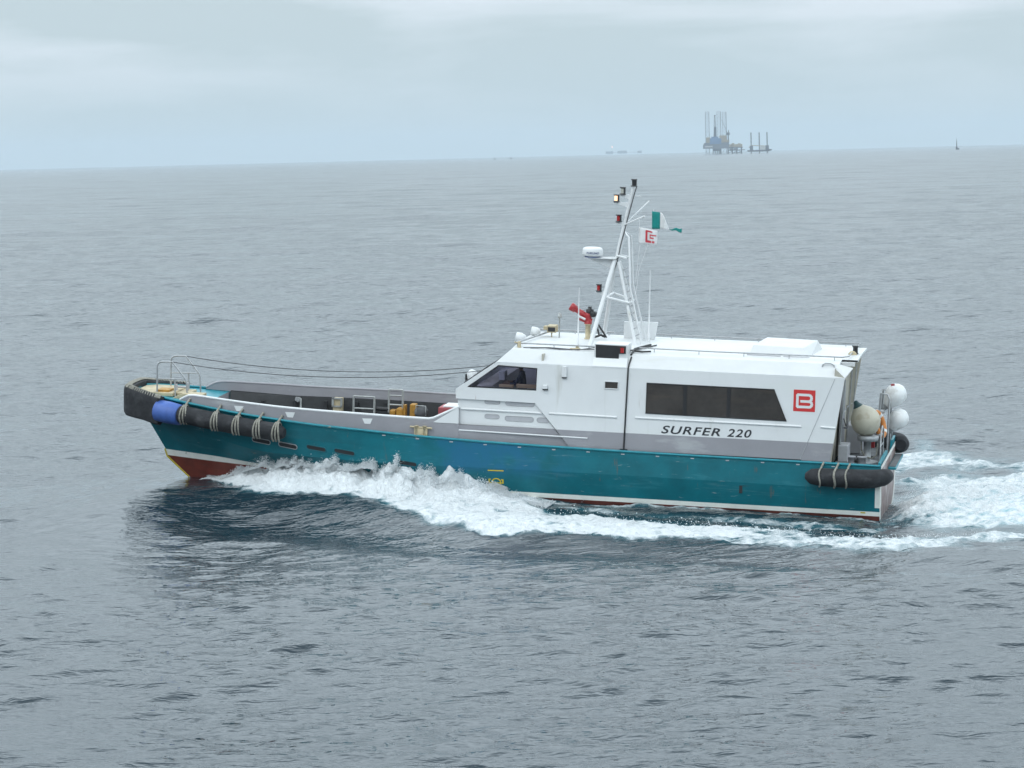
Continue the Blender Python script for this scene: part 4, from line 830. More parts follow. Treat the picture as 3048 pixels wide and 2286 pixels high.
# ------------------------------------------------------------------ offshore structures on the horizon
def at_px(px, py_or_none, dist):
    """world point on the sea at a bearing, dist metres out"""
    d = FW * F + CR * (px - 1524) - CU * (455 - 1143); k = dist / d[1]; return np.array([d[0] * k, dist, 0.0])
def lattice(b, c, side, z0, z1, step, r, n=4, taper=1.0):
    def corner(j, z): 
        f = 1 + (taper - 1) * (z - z0) / (z1 - z0); a = 2 * PI * (j + 0.5) / n; return (c[0] + side * f * math.cos(a), c[1] + side * f * math.sin(a), z)
    for j in range(n): b.tube([corner(j, z0), corner(j, z1)], r, 5)
    z = z0; k = 0
    while z < z1 - 0.1:
        zn = min(z + step, z1)
        for j in range(n):
            b.tube([corner(j, z), corner((j + 1) % n, zn)] if k % 2 else [corner((j + 1) % n, z), corner(j, zn)], r * 0.55, 4); b.tube([corner(j, zn), corner((j + 1) % n, zn)], r * 0.5, 4)
        z = zn; k += 1
RD = 9000.0; K = RD / F            # metres per photo pixel out there
p0 = at_px(2132, 0, RD); W_ = Matrix.Translation(p0)
rig = thing('jackup_rig', (0, 0, 0), 'tall jack-up drilling rig with lattice legs and a derrick on the hazy horizon', 'oil rig', world=W_)
zb = 3 * K
def X(px): return (px - 2132) * K
b = MB(); b.box((X(2095), -22, 16.5 * K), (X(2171), 30, 27 * K)); b.prism([(X(2095), 27 * K), (X(2171), 27 * K), (X(2168), 34 * K), (X(2098), 34 * K)], 'v', -20, 28); b.build('hull_deck', M['rigsteel'], rig)
b = MB(); b.box((X(2112), -24, 30 * K), (X(2146), 10, 47 * K)); b.box((X(2118), -18, 47 * K), (X(2138), 6, 52 * K)); b.build('drill_floor', M['rigblue'], rig)
b = MB(); b.box((X(2103), -21, 34 * K), (X(2114), 10, 50 * K)); b.box((X(2146), -15, 34 * K), (X(2170), 12, 42 * K)); b.box((X(2143), -10, 42 * K), (X(2164), 10, 55 * K)); b.box((X(2155), -22, 36 * K), (X(2169), -15, 40 * K)); b.build('deck_house', M['rigtan'], rig)
for px, v in ((2106.5, -10), (2145, 24), (2159, -6)):
    b = MB(); lattice(b, (X(px), v), 7.5 * K, -2.0, (126 if px < 2150 else 124) * K, 9.0, 0.45, 3 if px != 2106.5 else 4); b.build('leg', M['rigsteel'], rig)
b = MB(); lattice(b, (X(2129), -8), 5.4 * K, 47 * K, 112 * K, 6.0, 0.55, 4, 0.33); b.box((X(2127), -10, 112 * K), (X(2131.5), -6, 116 * K)); b.box((X(2126.5), -11, 52 * K), (X(2133), -5, 80 * K)); b.build('derrick', M['rigdark'], rig)
b = MB(); b.lathe((X(2167.5), -16, 30 * K), (0, 0, 1), [(0, 1.6), (26 * K, 1.6), (26 * K, 4.2), (33 * K, 4.2), (34 * K, 1.0)], 10); b.tube([(X(2167), -16, 58 * K), (X(2169), -16, 70 * K)], 1.2, 6); b.tube([(X(2167), -16, 57 * K), (X(2149), -10, 102 * K)], 0.5, 5); b.build('crane', M['rigdark'], rig)
b = MB()
for px in (2123, 2129, 2135, 2141, 2145): b.tube([(X(px), 0, -2), (X(px), 0, 17 * K)], 1.5, 6)
b.box((X(2124), -6, 9 * K), (X(2144), 8, 17 * K)); b.build('conductor_jacket', M['rigdark'], rig)
b = MB(); b.box((X(2098), -23.5, 21 * K), (X(2120), -22.4, 25 * K)); b.build('accommodation', M['rigwhite'], rig)
# wellhead platform beside the rig
p1 = at_px(2190, 0, RD - 150); W_ = Matrix.Translation(p1)
wp = thing('wellhead_platform', (0, 0, 0), 'low tan production platform on thin piles just right of the tall rig', 'oil platform', world=W_)
def X(px): return (px - 2190) * K
b = MB(); b.box((X(2170), -12, 17 * K), (X(2210), 14, 20 * K)); b.box((X(2169), -12, 9 * K), (X(2202), 14, 11.5 * K)); b.box((X(2198), -8, 10 * K), (X(2217), 6, 12 * K)); b.build('deck', M['rigdark'], wp)
b = MB(); 
for px, w, h in ((2172, 8, 7), (2180, 6, 11), (2187, 9, 8), (2197, 7, 10), (2204, 5, 8), (2176, 5, 9)): b.box((X(px), -8, 20 * K), (X(px + w), 8, (20 + h) * K))
b.build('process_modules', M['rigtan'], wp)
b = MB(); 
for px, w, h in ((2172, 10, 5), (2184, 12, 5)): b.box((X(px), -9, 11.5 * K), (X(px + w), 9, (11.5 + h) * K))
b.build('lower_modules', M['rigsteel'], wp)
for px in (2168, 2180, 2193, 2207):
    for v in (-8, 10): b = MB(); b.tube([(X(px), v, -2), (X(px), v, 18 * K)], 1.3, 6); b.build('pile', M['rigdark'], wp)
for a, c in ((2168, 2180), (2180, 2193), (2193, 2207)): b = MB(); b.tube([(X(a), -8, 1), (X(c), -8, 9 * K)], 0.8, 5); b.build('brace', M['rigdark'], wp)
b = MB(); b.box((X(2178), -11, 1.5), (X(2204), 11, 3.2)); b.build('boat_landing', M['rigdark'], wp)
# liftboat with three tubular legs
p2 = at_px(2263, 0, RD - 400); W_ = Matrix.Translation(p2); K2 = (RD - 400) / F
lb = thing('liftboat', (0, 0, 0), 'dark jack-up barge with three bare columns, right of the drilling rig', 'barge', world=W_)
def X(px): return (px - 2263) * K2
b = MB(); b.prism([(X(2225), 7.5 * K2), (X(2229), 5 * K2), (X(2286), 5 * K2), (X(2296), 8 * K2), (X(2297), 11 * K2), (X(2290), 12 * K2), (X(2280), 10 * K2), (X(2226), 10 * K2)], 'v', -12, 16); b.build('barge_hull', M['rigdark'], lb)
for px, v in ((2236, -6), (2262, 14), (2283.5, -6)):
    b = MB(); b.tube([(X(px), v, -2), (X(px), v, 62 * K2)], 1.75 * K2, 10); b.build('leg', M['rigdark'], lb)
b = MB(); b.box((X(2232), -10, 10 * K2), (X(2241), -2, 23 * K2)); b.box((X(2278), -10, 10 * K2), (X(2288), -2, 23 * K2)); b.build('jacking_house', M['rigdark'], lb)
b = MB(); b.box((X(2262), -9, 10 * K2), (X(2279), 8, 21 * K2)); b.build('deck_house', M['rigwhite'], lb)
b = MB(); b.tube([(X(2237), -8, 23 * K2), (X(2262), -8, 22.5 * K2), (X(2280), -8, 21 * K2)], 1.0, 6); b.tube([(X(2229), -8, 18 * K2), (X(2240), -8, 24 * K2)], 1.2, 6); b.build('crane_boom', M['rigtan'], lb)
# spar buoy far right
p3 = at_px(2848, 0, 6500.0); W_ = Matrix.Translation(p3); K3 = 0.65
sp = thing('spar_beacon', (0, 0, 0), 'slim dark spar beacon standing alone on the horizon at far right', 'beacon', world=W_)
b = MB(); b.lathe((0, 0, -1), (0, 0, 1), [(0, 2.0), (5, 2.0), (6, 0.9), (12, 0.8), (20, 0.3), (22, 0.25)], 10); b.build('spar', M['rigdark'], sp)
b = MB(); b.box((2.2, -1.5, -1), (5, 1.5, 2.4)); b.build('fender_pile', M['rigdark'], sp)
# distant flare platform and two small craft
p4 = at_px(1858, 0, 23000.0); W_ = Matrix.Translation(p4); K4 = 2.3
fp = thing('flare_platform', (0, 0, 0), 'faint production platform with a burning gas flare, almost lost in the haze', 'oil platform', world=W_)
b = MB(); b.box((-55 * K4, -10, 5), (-33 * K4, 10, 22)); b.box((-20 * K4, -10, 6), (8 * K4, 10, 25)); b.box((40 * K4, -8, 6), (52 * K4, 8, 22)); b.box((-33 * K4, -2, 12), (40 * K4, 2, 14)); b.build('platform_decks', M['rigdark'], fp)
b = MB(); b.tube([(-36 * K4, 0, 10), (-36 * K4, 0, 46)], 1.0, 6); b.build('flare_stack', M['rigdark'], fp)
b = MB(); b.lathe((-36 * K4, 0, 46), (0.12, 0, 1), [(0, 1.0), (3, 3.0), (8, 2.6), (14, 0.4)], 10); b.build('flame', M['flame'], fp)
for px, d, nm in ((1472, 9000, 'tiny grey vessel on the hazy horizon, left one of two specks above the cargo deck'), (1521, 9500, 'tiny grey vessel on the hazy horizon, right one of two specks nearer the mast')):
    p = at_px(px, 0, d); t = thing('vessel', (0, 0, 0), nm, 'ship', 'far vessels on the horizon', world=Matrix.Translation(p))
    b = MB(); b.prism([(-2.2, 0), (2.0, 0), (3.2, 2.2), (-2.4, 2.0)], 'v', -2, 2); b.build('hull', M['rigdark'], t)
    b = MB(); b.box((-1.6, -1.5, 2.0), (0.6, 1.5, 4.6)); b.tube([(-0.5, 0, 4.6), (-0.4, 0, 8.0)], 0.25, 6); b.build('superstructure', M['rigsteel'], t)

# ------------------------------------------------------------------ the sea
O0 = np.array([ORG[0], ORG[1]])
def st_of(x, y):
    dx, dy = x - O0[0], y - O0[1]; return dx * HEAD[0] + dy * HEAD[1], dx * PORT[0] + dy * PORT[1]
RIDGE_S = [-24, -10, -4, 0, 3, 6, 9, 11, 13, 15, 17, 18.6, 20]
RIDGE_T = [24, 16.5, 13.2, 11.4, 10.0, 9.0, 8.0, 6.8, 5.2, 4.0, 3.1, 2.0, 1.0]
RIDGE_A = [0.03, 0.08, 0.11, 0.13, 0.14, 0.16, 0.20, 0.24, 0.24, 0.18, 0.10, 0.05, 0.0]
BASE_S = [-16, -9, -6, -3, -1.2, 0, 1, 4, 7, 10, 12, 15, 17, 19.5, 20.6, 22.5, 26, 32]
BASE_Z = [0, 0.05, 0.12, 0.05, -0.24, -0.29, -0.14, 0.08, 0.19, 0.38, 0.50, 0.60, 0.66, 0.75, 0.68, 0.42, 0.16, 0]
def sstep(x, a, b): t = np.clip((x - a) / (b - a), 0, 1); return t * t * (3 - 2 * t)
def wake_height(s, t):
    at = np.abs(t)
    base = np.interp(s, BASE_S, BASE_Z)
    wid = np.where(s > 6, 4.5, 3.0) + np.where(s < 0, np.minimum(-s * 0.15, 2), 0)
    z = base * np.where(at < 2.4, 1, np.exp(-((at - 2.4) / wid) ** 2))
    rt = np.interp(s, RIDGE_S, RIDGE_T); ra = np.interp(s, RIDGE_S, RIDGE_A); d = at - rt
    sig = np.where(d > 0, 1.5, 2.6)
    z = z + ra * np.exp(-(d / sig) ** 2)
    # trough and secondary waves outside the ridge
    z = z - 0.15 * np.exp(-((d - 3.0) / 1.5) ** 2) * sstep(s, -18, -8) * (1 - sstep(s, 15, 21))
    z = z + 0.12 * np.exp(-((d - 5.8) / 1.4) ** 2) * sstep(s, -12, -2) * (1 - sstep(s, 14, 24))
    # bow-wave shoulder running out towards the viewer ahead of the stem
    z = z + 0.12 * np.exp(-((s - 19.6 - 0.02 * (at - 8)) / 1.6) ** 2) * sstep(at, 3, 6) * (1 - sstep(at, 15, 22))
    z = z - 0.08 * np.exp(-((s - 15.5) / 2.0) ** 2) * sstep(at, 5, 9) * (1 - sstep(at, 15, 22))
    # hollow along the after body, then the stern wash
    z = z - 0.12 * np.exp(-((at - 4.6) / 1.6) ** 2) * sstep(s, -2, 1) * (1 - sstep(s, 6, 9))
    z = z + 0.42 * np.exp(-((s + 1.15) / 0.75) ** 2) * np.exp(-((t - 0.4) / 2.3) ** 4) + 0.24 * np.exp(-((s + 5.5) / 2.8) ** 2) * np.exp(-(t / 2.2) ** 2) + 0.16 * np.exp(-((s + 11) / 4.5) ** 2) * np.exp(-(t / 2.8) ** 2)
    return z
def poly_sd(s, t, poly):
    """signed distance (positive inside) of points to a polygon in the (s, t) plane"""
    P = np.asarray(poly, float); ins = np.zeros(s.shape, bool); dm = np.full(s.shape, 1e9)
    for (x0, y0), (x1, y1) in zip(P, np.roll(P, -1, 0)):
        c = ((y0 > t) != (y1 > t)) & (s < (x1 - x0) * (t - y0) / (y1 - y0 + 1e-12) + x0); ins ^= c
        dx, dy = x1 - x0, y1 - y0; k = np.clip(((s - x0) * dx + (t - y0) * dy) / (dx * dx + dy * dy + 1e-12), 0, 1)
        dm = np.minimum(dm, np.hypot(s - x0 - k * dx, t - y0 - k * dy))
    return np.where(ins, dm, -dm)
FOAM = [  # polygon in (s, t), edge softness, density
    ([(18.2, 1.2), (17.35, 3.1), (16.9, 3.6), (15.5, 4.2), (14.1, 4.5), (13.2, 4.7), (12.6, 5.3), (12.1, 6.2), (11.4, 6.95), (10.7, 7.7), (9.7, 8.5), (8.9, 9.1), (8.2, 8.85), (7.6, 8.8), (6.6, 8.9), (5.7, 9.15), (4.9, 9.4), (3.6, 9.6), (2.7, 10.4), (2.4, 5.8), (3.2, 5.8), (4.2, 4.9), (5.2, 4.4), (6.1, 4.2), (7.0, 4.0), (7.9, 4.3), (8.4, 4.2), (9.3, 3.4), (10.3, 2.0), (11.2, 1.2), (14, 1.0)], 0.5, 1.0),
    ([(3.6, 9.6), (2.7, 10.5), (1.8, 11.2), (0.9, 11.9), (-0.4, 12.4), (-1.5, 12.3), (-2.6, 11.1), (-3.3, 9.9), (-4.0, 9.6), (-8, 11.2), (-14, 14), (-14, 11.5), (-8, 8.6), (-3.9, 6.8), (-2.75, 7.5), (-2, 8.3), (-1.2, 8.5), (-0.4, 8.5), (0.5, 8.1), (1.5, 6.5), (2.4, 5.6), (3.4, 5.9)], 0.7, 0.76),
    ([(-0.1, 2.4), (-0.9, 5.2), (-1.8, 6.3), (-2.5, 6.1), (-3.2, 5.8), (-3.9, 5.0), (-8, 5.2), (-22, 6), (-22, -9), (-8, -8.6), (-3.3, -8.6), (-2.5, -7.5), (-1.5, -7.7), (-0.4, -8.4), (0.2, -8), (0.1, -5.8)], 1.4, 0.86),
    ([(9, -2.6), (5, -5.5), (2, -12), (0.7, -15), (0.3, -16), (-0.4, -15.2), (-1, -14.6), (-1.6, -12), (-2.3, -10.8), (-3.2, -10.2), (-9, -12), (-18, -15), (-18, -9), (-9, -7), (-3.4, -6.1), (-2.3, -7.9), (-1.4, -8), (-0.3, -8.8), (0.3, -7), (2, -3), (9, -2.4)], 1.0, 0.70),
    ([(9.8, 2.3), (8.1, 3.0), (6.3, 3.2), (4.5, 3.2), (2.7, 3.3), (1, 3.4), (-0.4, 4.9), (-0.6, 7.6), (0.7, 6.1), (2.6, 4.5), (4.4, 4.1), (6.2, 3.9), (8, 3.9), (9.6, 3.5)], 0.45, 0.60),
    ([(10, 2.2), (0, 2.2), (0, 2.75), (5, 2.7), (10, 3.0)], 0.25, 0.66),
]
def value_noise(x, y, seed, f):
    r = np.random.default_rng(seed); T = r.random((256, 256)); x = x * f; y = y * f
    xi = np.floor(x).astype(int); yi = np.floor(y).astype(int); fx = x - xi; fy = y - yi; fx = fx * fx * (3 - 2 * fx); fy = fy * fy * (3 - 2 * fy)
    a = T[xi & 255, yi & 255]; b = T[(xi + 1) & 255, yi & 255]; c = T[xi & 255, (yi + 1) & 255]; d = T[(xi + 1) & 255, (yi + 1) & 255]
    return (a * (1 - fx) + b * fx) * (1 - fy) + (c * (1 - fx) + d * fx) * fy

SP_S = [18.9, 18.2, 17.6, 17.2, 16.8, 16.2, 15.6, 15.0, 14.7, 14.2, 13.7, 13.3, 12.8, 12.4, 12.1, 11.7, 11.0, 10.4, 9.7, 8.8]
SP_H = [0.05, 0.16, 0.34, 0.52, 0.52, 0.62, 0.66, 0.86, 0.95, 0.70, 0.62, 0.82, 0.92, 0.72, 0.60, 0.66, 0.55, 0.36, 0.16, 0.03]
EDGE_S = [8.6, 10, 12, 13.5, 15, 17, 18.9]; EDGE_T = [5.2, 4.4, 4.0, 3.7, 3.3, 2.7, 1.2]
def hull_t(s): return np.interp(s, [0, 10, 13, 15, 17, 18.6, 19.6], [2.42, 2.42, 2.25, 1.9, 1.35, 0.8, 0.3])
def build_sea():
    az = np.concatenate([np.arange(-180, -44, 4.0), np.arange(-44, -13, 0.35), np.arange(-13, 13, 0.034), np.arange(13, 44, 0.35), np.arange(44, 180, 4.0)]) * PI / 180
    rs = [1.0]
    while rs[-1] < 26000:
        r = rs[-1]; rs.append(r + (1.0 if r < 30 else 0.30 if r < 42 else 0.115 if r < 78 else 0.115 + 0.0032 * (r - 78)))
    rs = np.array(rs); nr, na = len(rs), len(az)
    dr = np.gradient(rs)
    A, Rr = np.meshgrid(az, rs); x = (Rr * np.sin(A)).ravel(); y = (Rr * np.cos(A)).ravel(); D = np.repeat(dr, na)
    azst = np.gradient(az); sp = np.maximum(D, (Rr * azst[None, :]).ravel())
    z = np.zeros(x.shape)
    rg = np.random.default_rng(5)
    s, t = st_of(x, y)
    near = (s > -30) & (s < 40) & (np.abs(t) < 40)
    calm = np.ones(x.shape)
    rt = np.interp(s, RIDGE_S, RIDGE_T)
    calm -= np.where(near, 0.55 * np.exp(-((np.abs(t) - rt - 0.8) / 2.5) ** 2) * sstep(s, -6, 0), 0)
    calm = np.where((np.abs(t) < 3.0) & (s > -3) & (s < 22), calm * 0.35, calm)
    shel = np.where(near, np.exp(-((t - 8.5) / 7.5) ** 2) * sstep(s, -4, 1) * (1 - sstep(s, 20.5, 24)), 0); calm -= 0.42 * shel * (calm > 0.6)
    reach = 0.62 + 0.95 * sstep(np.hypot(x, y), 75, 240)      # the chop builds up away from the two vessels' lee
    nw = 104; lam = 0.55 * (110.0) ** (np.arange(nw) / (nw - 1))
    for i, l in enumerate(lam):
        slope = 0.0185 * (min(1, 4.5 / l) ** 1.0) * (1.9 if l < 2.0 else 1.25 if l < 3.2 else 0.85)
        th = rg.normal(math.radians(8), math.radians(38 if l < 6 else 26)); k = 2 * PI / l; a = slope / k
        ph = rg.random() * 2 * PI
        fade = np.clip((l / sp - 2.2) / 1.2, 0, 1); idx = fade > 0
        arg = k * (x[idx] * math.sin(th) + y[idx] * math.cos(th)) + ph
        w = np.sin(arg); w = w - 0.18 * np.cos(2 * arg)
        z[idx] += a * w * fade[idx] * (1.0 if l < 1.5 else reach[idx])
    for l, th, a, ph in ((33.0, 0.35, 0.085, 1.0), (24.0, -0.22, 0.055, 2.2), (52.0, 0.10, 0.12, 0.4)):      # old swell
        k = 2 * PI / l; z += a * np.sin(k * (x * math.sin(th) + y * math.cos(th)) + ph) * np.clip((l / sp - 2.2) / 1.2, 0, 1) * (0.6 + 0.8 * value_noise(x + 9000, y + 9000, 4, 1 / 60.0)) * (1 - np.exp(-(t / 11.0) ** 2) * sstep(s, -14, -4) * (1 - sstep(s, 22, 32)))
    # patchy gusts: roughness of the chop varies slowly over the surface
    gust = 0.78 + 0.44 * value_noise(x + 9000, y * 1.0 + 9000, 3, 1 / 45.0)
    z *= calm * gust
    n = near
    zn = wake_height(s[n], t[n])
    foam = np.zeros(x.shape); aer = np.zeros(x.shape)
    fs_ = np.zeros(n.sum()); sn, tn = s[n], t[n]
    wob = (value_noise(sn + 50, tn + 50, 21, 1.1) - 0.5) * 1.1 + (value_noise(sn + 50, tn + 50, 22, 2.9) - 0.5) * 0.6
    for poly, soft, dens in FOAM:
        sd = poly_sd(sn, tn, poly) + wob * soft * 0.9
        fs_ = np.maximum(fs_, dens * sstep(sd, -soft * 0.35, soft))
    fs_ = np.maximum(fs_, 0.98 * np.exp(-((sn + 1.2) / 1.1) ** 4) * np.exp(-((tn - 0.3) / 2.7) ** 6)); foam[n] = fs_
    wash = np.exp(-((tn - 1.5) / 3.2) ** 2) * (1 - sstep(sn, -4.5, -1.0)) * sstep(sn, -30, -12)
    aer[n] = np.clip(wash * 1.2 + 0.45 * fs_, 0, 1)
    # the broken white bow wave: a ragged mound of foam riding up the hull side on both bows
    an = np.abs(tn); ht = hull_t(sn); ed = np.interp(sn, EDGE_S, EDGE_T); xq = np.clip((an - ht) / np.maximum(ed - ht, 0.15), 0, 2)
    hm = np.interp(sn, SP_S[::-1], SP_H[::-1], left=0, right=0)
    rag = 0.70 + 0.55 * (value_noise(sn + 40, tn * 0.9 + 40, 61, 2.2) - 0.5) + 0.45 * (value_noise(sn + 40, tn + 40, 62, 5.5) - 0.5) + 0.25 * (value_noise(sn + 40, tn + 40, 63, 11.0) - 0.5)
    mound = 1.12 * hm * np.clip(1 - xq, 0, 1) ** 0.62 * rag; zn = zn + np.maximum(mound, 0)
    mf = sstep(mound, 0.0, 0.07); fs_ = np.maximum(fs_, mf * 1.25); foam[n] = fs_
    # lumpy relief where the water is broken
    lump = (value_noise(sn + 80, tn * 0.8 + 80, 31, 1.6) - 0.5) * 0.16 + (value_noise(sn + 80, tn + 80, 32, 4.0) - 0.5) * 0.09 + (value_noise(sn + 80, tn + 80, 33, 8.5) - 0.5) * 0.05
    z[n] += zn + lump * np.clip(fs_ * 1.5, 0, 1) * np.where(sn < -0.5, 1.25, 1.0)
    # keep the water out of the hull above the cargo deck
    verts = np.stack([x, y, z], 1).astype(np.float32)
    i0 = np.arange(nr - 1)[:, None] * na; j = np.arange(na)[None, :]; jn = (j + 1) % na
    q = np.stack([i0 + j, i0 + jn, i0 + na + jn, i0 + na + j], -1).reshape(-1, 4).astype(np.int32)
    me = bpy.data.meshes.new('sea'); me.vertices.add(len(verts)); me.vertices.foreach_set('co', verts.ravel())
    me.loops.add(q.size); me.loops.foreach_set('vertex_index', q[:, ::-1].ravel()); me.polygons.add(len(q))
    me.polygons.foreach_set('loop_start', np.arange(0, q.size, 4, dtype=np.int32)); me.polygons.foreach_set('loop_total', np.full(len(q), 4, np.int32))
    me.polygons.foreach_set('use_smooth', np.ones(len(q), bool)); me.update()
    for nm, arr in (('foam', foam), ('aerated', aer), ('shelter', shel), ('lod', np.clip(np.log(np.maximum(sp, 0.12) / 0.12) / np.log(200), 0, 1))):
        at = me.attributes.new(nm, 'FLOAT', 'POINT'); at.data.foreach_set('value', arr.astype(np.float32))
    o = bpy.data.objects.new('sea', me); COL.objects.link(o); tag(o, 'grey blue choppy sea reaching the hazy horizon', 'sea', kind='structure')
    me.materials.append(sea_mat()); return o

def sea_mat():
    m = bpy.data.materials.new('sea_water'); m.use_nodes = True; nt = m.node_tree; N = nt.nodes; L = nt.links; N.clear()
    out = N.new('ShaderNodeOutputMaterial'); P = N.new('ShaderNodeBsdfPrincipled')
    tc = N.new('ShaderNodeTexCoord')
    def attr(n): a = N.new('ShaderNodeAttribute'); a.attribute_name = n; return a.outputs['Fac']
    def math_(op, a, b=None, clamp=False):
        q = N.new('ShaderNodeMath'); q.operation = op; q.use_clamp = clamp
        for i, v in enumerate((a, b)):
            if v is None: continue
            if isinstance(v, (int, float)): q.inputs[i].default_value = v
            else: L.new(v, q.inputs[i])
        return q.outputs[0]
    def noise(scale, detail=3, rough=0.6, dist=0.0, rot=0.0):
        mp = N.new('ShaderNodeMapping'); mp.inputs['Scale'].default_value = scale; mp.inputs['Rotation'].default_value = (0, 0, rot); L.new(tc.outputs['Object'], mp.inputs['Vector'])
        nz = N.new('ShaderNodeTexNoise'); nz.inputs['Scale'].default_value = 1; nz.inputs['Detail'].default_value = detail; nz.inputs['Roughness'].default_value = rough; nz.inputs['Distortion'].default_value = dist
        L.new(mp.outputs[0], nz.inputs['Vector']); return nz.outputs['Fac']
    foam, aer, lod = attr('foam'), attr('aerated'), attr('lod')
    # ripples
    r1 = noise((1.5, 3.4, 1), 3, 0.55, 0.4, 0.12); r2 = noise((5.0, 9.0, 1), 2, 0.5, 0.2, -0.15)
    r3 = noise((0.40, 1.15, 1), 3, 0.6, 0.5, 0.08); hgt = math_('ADD', math_('ADD', math_('MULTIPLY', r1, 0.064), math_('MULTIPLY', r2, 0.017)), math_('MULTIPLY', r3, math_('MULTIPLY', lod, 0.60)))
    bp = N.new('ShaderNodeBump'); L.new(math_('SUBTRACT', math_('SUBTRACT', 1.0, math_('MULTIPLY', lod, 0.55)), math_('MULTIPLY', attr('shelter'), 0.42)), bp.inputs['Strength']); bp.inputs['Distance'].default_value = 1.0; L.new(hgt, bp.inputs['Height'])
    # foam pattern: clumps plus lace
    f1 = noise((1.7, 1.5, 1.5), 6, 0.68, 0.6); f2 = noise((6.5, 5, 5), 4, 0.65, 0.8)
    vo = N.new('ShaderNodeTexVoronoi'); vo.feature = 'DISTANCE_TO_EDGE'; vo.inputs['Scale'].default_value = 1.0
    mp = N.new('ShaderNodeMapping'); mp.inputs['Scale'].default_value = (2.2, 1.8, 1.8); L.new(tc.outputs['Object'], mp.inputs['Vector'])
    wv = N.new('ShaderNodeMix'); wv.data_type = 'VECTOR'; wv.inputs[0].default_value = 0.25
    nzc = N.new('ShaderNodeTexNoise'); nzc.inputs['Scale'].default_value = 1.6; nzc.inputs['Detail'].default_value = 4; L.new(tc.outputs['Object'], nzc.inputs['Vector'])
    L.new(mp.outputs[0], wv.inputs[4]); sc = N.new('ShaderNodeVectorMath'); sc.operation = 'SCALE'; sc.inputs['Scale'].default_value = 6; L.new(nzc.outputs['Color'], sc.inputs[0]); L.new(sc.outputs[0], wv.inputs[5]); L.new(wv.outputs[1], vo.inputs['Vector'])
    lace = math_('SUBTRACT', 0.24, vo.outputs['Distance'])
    nn = math_('ADD', math_('MULTIPLY', f1, 0.62), math_('MULTIPLY', f2, 0.38))
    lv = math_('ADD', math_('ADD', math_('MULTIPLY', foam, 0.64), math_('MULTIPLY', lace, 0.60)), -0.34)
    fac = math_('MULTIPLY', math_('SUBTRACT', math_('ADD', lv, nn), 0.52), 3.3, True)
    fac = math_('MULTIPLY', fac, math_('MULTIPLY', foam, 6.0, True), True)
    col = N.new('ShaderNodeMix'); col.data_type = 'RGBA'; col.inputs[6].default_value = (0.010, 0.022, 0.031, 1); col.inputs[7].default_value = (0.11, 0.34, 0.40, 1); L.new(math_('MULTIPLY', aer, 0.85, True), col.inputs[0])
    L.new(col.outputs[2], P.inputs['Base Color']); P.inputs['IOR'].default_value = 1.333
    L.new(math_('ADD', 0.04, math_('MULTIPLY', lod, 0.10)), P.inputs['Roughness']); L.new(bp.outputs[0], P.inputs['Normal'])
    fd = N.new('ShaderNodeBsdfPrincipled'); fd.inputs['Base Color'].default_value = (0.72, 0.75, 0.765, 1); fd.inputs['Roughness'].default_value = 0.75; fd.inputs['Specular IOR Level'].default_value = 0.2
    fb = N.new('ShaderNodeBump'); fb.inputs['Strength'].default_value = 0.9; fb.inputs['Distance'].default_value = 0.45; L.new(nn, fb.inputs['Height']); L.new(fb.outputs[0], fd.inputs['Normal'])
    mx = N.new('ShaderNodeMixShader'); L.new(fac, mx.inputs[0]); L.new(P.outputs[0], mx.inputs[1]); L.new(fd.outputs[0], mx.inputs[2]); L.new(mx.outputs[0], out.inputs[0])
    return m
build_sea()

# ------------------------------------------------------------------ spray: drops thrown up along the bow, off the wake crest and behind the transom
def spray_mat():
    m = bpy.data.materials.new('spray_drops'); m.use_nodes = True; N = m.node_tree.nodes; L = m.node_tree.links; N.clear()
    o = N.new('ShaderNodeOutputMaterial'); d = N.new('ShaderNodeBsdfDiffuse'); d.inputs[0].default_value = (0.95, 0.97, 0.98, 1); t = N.new('ShaderNodeBsdfTranslucent'); t.inputs[0].default_value = (0.95, 0.97, 0.98, 1)
    x = N.new('ShaderNodeMixShader'); x.inputs[0].default_value = 0.6; L.new(d.outputs[0], x.inputs[1]); L.new(t.outputs[0], x.inputs[2]); L.new(x.outputs[0], o.inputs[0]); return m
SPM = spray_mat()
OCT = np.array([(1, 1, 1), (-1, -1, 1), (-1, 1, -1), (1, -1, -1)], float)
OCF = np.array([(0, 2, 1), (0, 1, 3), (0, 3, 2), (1, 2, 3)])
def drops(name, C, R, label, stretch=None):
    """one mesh of small drops at centres C (world) with radii R"""
    n = len(C); rg = np.random.default_rng(99); ax = rg.normal(0, 1, (n, 3)) * 0.35 + 1
    V = (C[:, None, :] + OCT[None] * (R[:, None, None] * ax[:, None, :])).reshape(-1, 3).astype(np.float32)
    Fc = (OCF[None] + (np.arange(n) * 4)[:, None, None]).reshape(-1, 3).astype(np.int32)
    me = bpy.data.meshes.new(name); me.vertices.add(len(V)); me.vertices.foreach_set('co', V.ravel()); me.loops.add(Fc.size); me.loops.foreach_set('vertex_index', Fc.ravel())
    me.polygons.add(len(Fc)); me.polygons.foreach_set('loop_start', np.arange(0, Fc.size, 3, dtype=np.int32)); me.polygons.foreach_set('loop_total', np.full(len(Fc), 3, np.int32)); me.polygons.foreach_set('use_smooth', np.ones(len(Fc), bool)); me.update(); me.materials.append(SPM)
    o = bpy.data.objects.new(name, me); COL.objects.link(o); tag(o, label, 'spray', kind='stuff'); return o
def world_st(s, t, z): return np.stack([O0[0] + s * HEAD[0] + t * PORT[0], O0[1] + s * HEAD[1] + t * PORT[1], z], 1)
